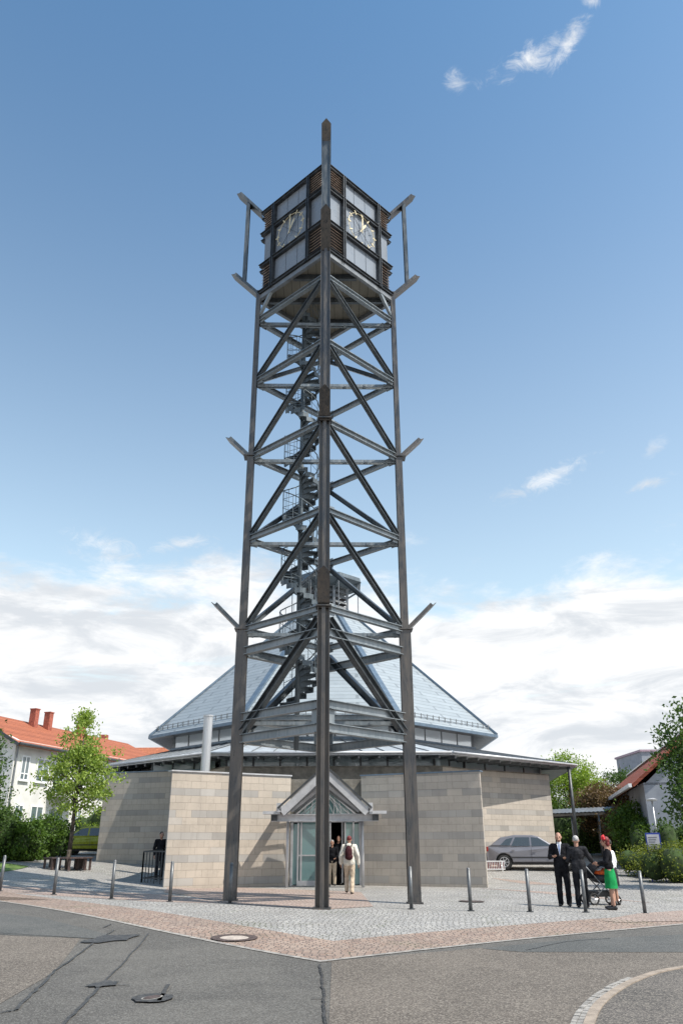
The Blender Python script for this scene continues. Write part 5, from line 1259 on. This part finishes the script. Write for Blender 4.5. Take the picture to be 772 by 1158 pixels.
# orange roofed terrace behind, running across
hb_ = empty('terraced_house', (-26, 78, 1.1), R(-2)); tag(hb_, 'long house with orange tiled roof far behind the left church eaves', 'building')
MB().box((10, 4, 4.0), (20, 8, 6.6)).build('wall', M['render'], hb_)
RF = MB(); RF.plate([Vector((-.4, -.5, 7.1)), Vector((20.4, -.5, 7.1)), Vector((20.4, 4, 9.75)), Vector((-.4, 4, 9.75))], .15); RF.plate([Vector((20.4, 8.5, 7.1)), Vector((-.4, 8.5, 7.1)), Vector((-.4, 4, 9.75)), Vector((20.4, 4, 9.75))], .15)
r_ = RF.build('roof', linesmat('orange_roof_tiles_far', (.40, .145, .08), (.28, .11, .075), 2, .2, .14, .75, 0, None, .12, .8, (0, .3)), hb_)
c = MB(); c.box((.6 + 1.1, 3.4, 10.2), (.7, .6, 1.5)); c.build('chimney', M['brick'], r_)
for k in range(6):
    window(1.5 + k * 3, 1.2, 4.6, 1.4, hb_, 0.0)

# ------------------------------------------------------------------ right background
hd_ = Vector((.225, .974, 0)).normalized(); HP = Vector((12.3, 31.5, 0)) + hd_ * 6.5; HL = 34.0
rh_ = empty('red_roof_house', (HP.x + 0, HP.y, 0), math.atan2(hd_.y, hd_.x)); tag(rh_, 'low house with dark red tiled roof and pale walls behind the right-hand trees', 'building')
# local x back along facade, facade y=0 with outside towards +y (left) -> body occupies y<0
MB().box((HL / 2, -3.2, 2.4), (HL, 6.2, 3.6)).build('wall', M['render_grey'], rh_)
RF = MB(); a_ = [Vector((-.3, .45, 4.12)), Vector((HL + .3, .45, 4.12)), Vector((HL + .3, -3.2, 7.0)), Vector((-.3, -3.2, 7.0))]
RF.plate(a_[::-1], .14); RF.plate([Vector((-.3, -6.8, 4.12)), Vector((HL + .3, -6.8, 4.12)), Vector((HL + .3, -3.2, 7.0)), Vector((-.3, -3.2, 7.0))], .14)
for x_ in (0.0, HL - .2): MB().add([(x_, -.1, 4.1), (x_, -6.3, 4.1), (x_, -3.2, 6.75), (x_ + .2, -.1, 4.1), (x_ + .2, -6.3, 4.1), (x_ + .2, -3.2, 6.75)], [(0, 1, 2), (3, 5, 4), (0, 2, 5, 3), (1, 4, 5, 2)]).build('gable', M['render_grey'], rh_)
RF.build('roof', linesmat('dark_red_roof_tiles', (.36, .105, .065), (.27, .09, .065), 2, .2, .14, .75, 0, None, .14, .8, (0, .3)), rh_)
MB().bar((-.3, -3.2, 7.06), (HL, -3.2, 7.06), .34, .10).build('ridge_cap', M['white_metal'], rh_)
MB().bar((-.3, .52, 4.08), (HL, .52, 4.08), .14, .16).build('gutter', M['frame_white'], rh_)
for k in range(7):
    x0 = 3 + k * 4.2; f = MB()
    f.box((x0, .03, 2.2), (1.5, .06, 1.7)); fo = f.build('window', M['frame_white'], rh_); MB().box((x0, .065, 2.2), (1.32, .02, 1.52)).build('pane', M['curtain_glass'], fo)
gbx = at(724, 850, 85); gby = empty('flat_roofed_block', (gbx.x, 85, 0)); tag(gby, 'grey flat-roofed block rising behind the red roof at far right', 'building')
MB().box((6, 4, gbx.z / 2), (12, 8, gbx.z)).build('wall', M['render_grey'], gby); MB().box((6, 4, gbx.z + .1), (12.3, 8.3, .2)).build('roof_edge', mat('pinkish_trim', (.35, .25, .3), .6), gby)
for k in range(3): MB().box((2 + k * 3.6, -.03, gbx.z - 2.2), (1.6, .08, 1.5)).build('window', M['curtain_glass'], gby)
# annex with white wall + garage doors
ax_ = empty('white_annex', (X_at(741, 42), 42, 0), R(-8)); tag(ax_, 'white annex with grey doors beyond the low bushes at right edge', 'building')
MB().box((3, 2.5, 1.9), (6, 5, 2.6)).build('wall', M['render'], ax_); MB().box((3, 2.4, 3.28), (6.5, 5.6, .16)).build('roof_slab', M['white_metal'], ax_)
for k in range(3): MB().box((.75 + k * 1.25, -.03, 1.75), (1.1, .06, 1.9)).build('door', M['mid_metal'], ax_)
# walkway canopy
wk = empty('covered_walkway', (0, 0, 0)); tag(wk, 'grey corrugated steel walkway canopy on slim posts right of the silver car', 'canopy')
w0 = X_at(606, 50, 3); w1 = X_at(700, 46.5, 3)
a = Vector((w0, 52.0, 0)); b = Vector((w1, 46.8, 0)); dd = (b - a).normalized(); nn_ = Vector((-dd.y, dd.x, 0))
cr_ = MB(); n_ = 46; L_ = (b - a).length; zt_ = 3.28
for s_ in (-1, 1):
    for k in range(n_):
        s0, s1 = k * L_ / n_, (k + 1) * L_ / n_; h0 = .03 * (k % 2); h1 = .03 * ((k + 1) % 2)
        p = [a + dd * s0 + Vector((0, 0, zt_ + .28 + h0)), a + dd * s1 + Vector((0, 0, zt_ + .28 + h1)), a + dd * s1 + nn_ * s_ * 1.3 + Vector((0, 0, zt_ + h1)), a + dd * s0 + nn_ * s_ * 1.3 + Vector((0, 0, zt_ + h0))]
        cr_.quad(*(p if s_ < 0 else p[::-1])); cr_.quad(*[v - Vector((0, 0, .04)) for v in (p[::-1] if s_ < 0 else p)])
cr_.build('corrugated_roof', M['mid_metal'], wk)
pb_ = MB()
for s_ in (-1, 1): pb_.bar(a + nn_ * s_ * 1.2 + Vector((0, 0, zt_ - .09)), b + nn_ * s_ * 1.2 + Vector((0, 0, zt_ - .09)), .08, .14)
pb_.build('edge_beams', M['mid_metal'], wk)
for k in range(4):
    for s_ in (-1, 1):
        p = a + dd * (L_ * (.06 + .29 * k)) + nn_ * s_ * 1.2; MB().tube((p.x, p.y, H(p.x, p.y) - .05), (p.x, p.y, zt_ - .12), .055, n=10).build('post', M['mid_metal'], wk, True)
# notice board, lamp post
nb_ = gat(740, 33.5); no = empty('notice_board', nb_, R(-20)); tag(no, 'blue framed notice board standing in the low yellow-green bushes', 'sign')
MB().box((0, 0, 1.28), (.56, .05, .98)).build('frame', M['sign_blue'], no); MB().box((0, -.03, 1.27), (.46, .012, .88)).build('sheet', M['paper'], no)
t_ = MB()
for k in range(9): t_.box((-.02 - .02 * (k % 3), -.038, 1.6 - k * .085), (.34 - .05 * (k % 3), .004, .03))
t_.build('print_lines', M['print'], no)
for s_ in (-1, 1): MB().tube((s_ * .25, .03, -.05), (s_ * .25, .03, 1.3), .025, n=8).build('post', M['sign_blue'], no)
lp_ = gat(745, 36); lo = empty('lamp_post', lp_); tag(lo, 'slim pale lamp post with flat head behind the notice board', 'street lamp')
MB().tube((0, 0, -.05), (0, 0, 2.95), .045, .035, n=10).build('pole', M['white_metal'], lo, True); t_ = MB(); t_.tube((0, 0, 2.93), (0, 0, 3.0), .2, .24, n=18); t_.tube((0, 0, 3.0), (0, 0, 3.05), .24, .1, n=18); t_.build('lamp_head', M['white_metal'], lo)
# greenery
tree(gat(648, 60), 6.6, 2.0, 2.6, 'light green round tree behind the right roof column', M['leaf_light'], 190, 60, .09, .32, 'ovoid', .14)
tree(gat(668, 66), 6.6, 2.4, 1.8, 'mid green tree just right of the light green one', M['leaf_light'], 90, 50, .09, .32, 'ovoid', .14)
tree(gat(712, 74), 7.8, 2.4, 2.6, 'dark tree top showing above the red roof ridge', M['leaf_dark'], 90, 50, .1, .35, 'ovoid', .14)
tree(gat(688, 50), 3.9, 1.2, 1.8, 'copper leaved small tree over the end of the walkway', M['leaf_copper'], 170, 60, .08, .25, 'ovoid', .09)
tree(gat(716, 45), 3.2, .5, 1.3, 'copper and green shrub tree against the red roof', M['leaf_copper'], 120, 60, .08, .25, 'ovoid', .08)
tree(gat(721, 40), 2.7, .2, 1.15, 'mid green upright shrub between walkway and lamp post', M['leaf_hedge'], 150, 60, .075, .2, 'ovoid', .05)
tree(gat(802, 29), 6.0, 1.9, 1.25, 'dark green tree cut off by the right photo edge', M['leaf_dark'], 170, 44, .085, .24, 'ovoid', .1)
bush(gat(730, 35.5), 1.3, .9, 1.05, 'low yellow-green bush left of the notice board', M['leaf_yellow'], 4200, .055, seed=7)
bush(gat(762, 33), 1.3, .9, 1.35, 'low yellow-green bush at the right edge below the dark tree', M['leaf_yellow'], 4200, .055, seed=8)
bush(gat(745, 36.5), 1.2, .8, 1.1, 'low yellow-green bush behind the notice board', M['leaf_yellow'], 3200, .055, seed=9)
bush(gat(741, 38.5), 1.3, 1.0, 2.1, 'mid green bush against the grey house wall behind the lamp post', M['leaf_hedge'], 5200, .07, seed=21)
bush(gat(766, 36.5), 1.2, 1.0, 1.9, 'green bush under the hanging branches at the right photo edge', M['leaf_dark'], 4200, .07, seed=22)
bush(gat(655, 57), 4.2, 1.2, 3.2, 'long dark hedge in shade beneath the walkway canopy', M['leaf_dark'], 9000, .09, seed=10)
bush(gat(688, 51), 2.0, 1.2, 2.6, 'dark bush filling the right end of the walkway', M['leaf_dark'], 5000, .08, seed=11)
bush(gat(628, 64), 3.2, 1.4, 3.4, 'dark bush against the right church wall end', M['leaf_hedge'], 5000, .09, seed=12)
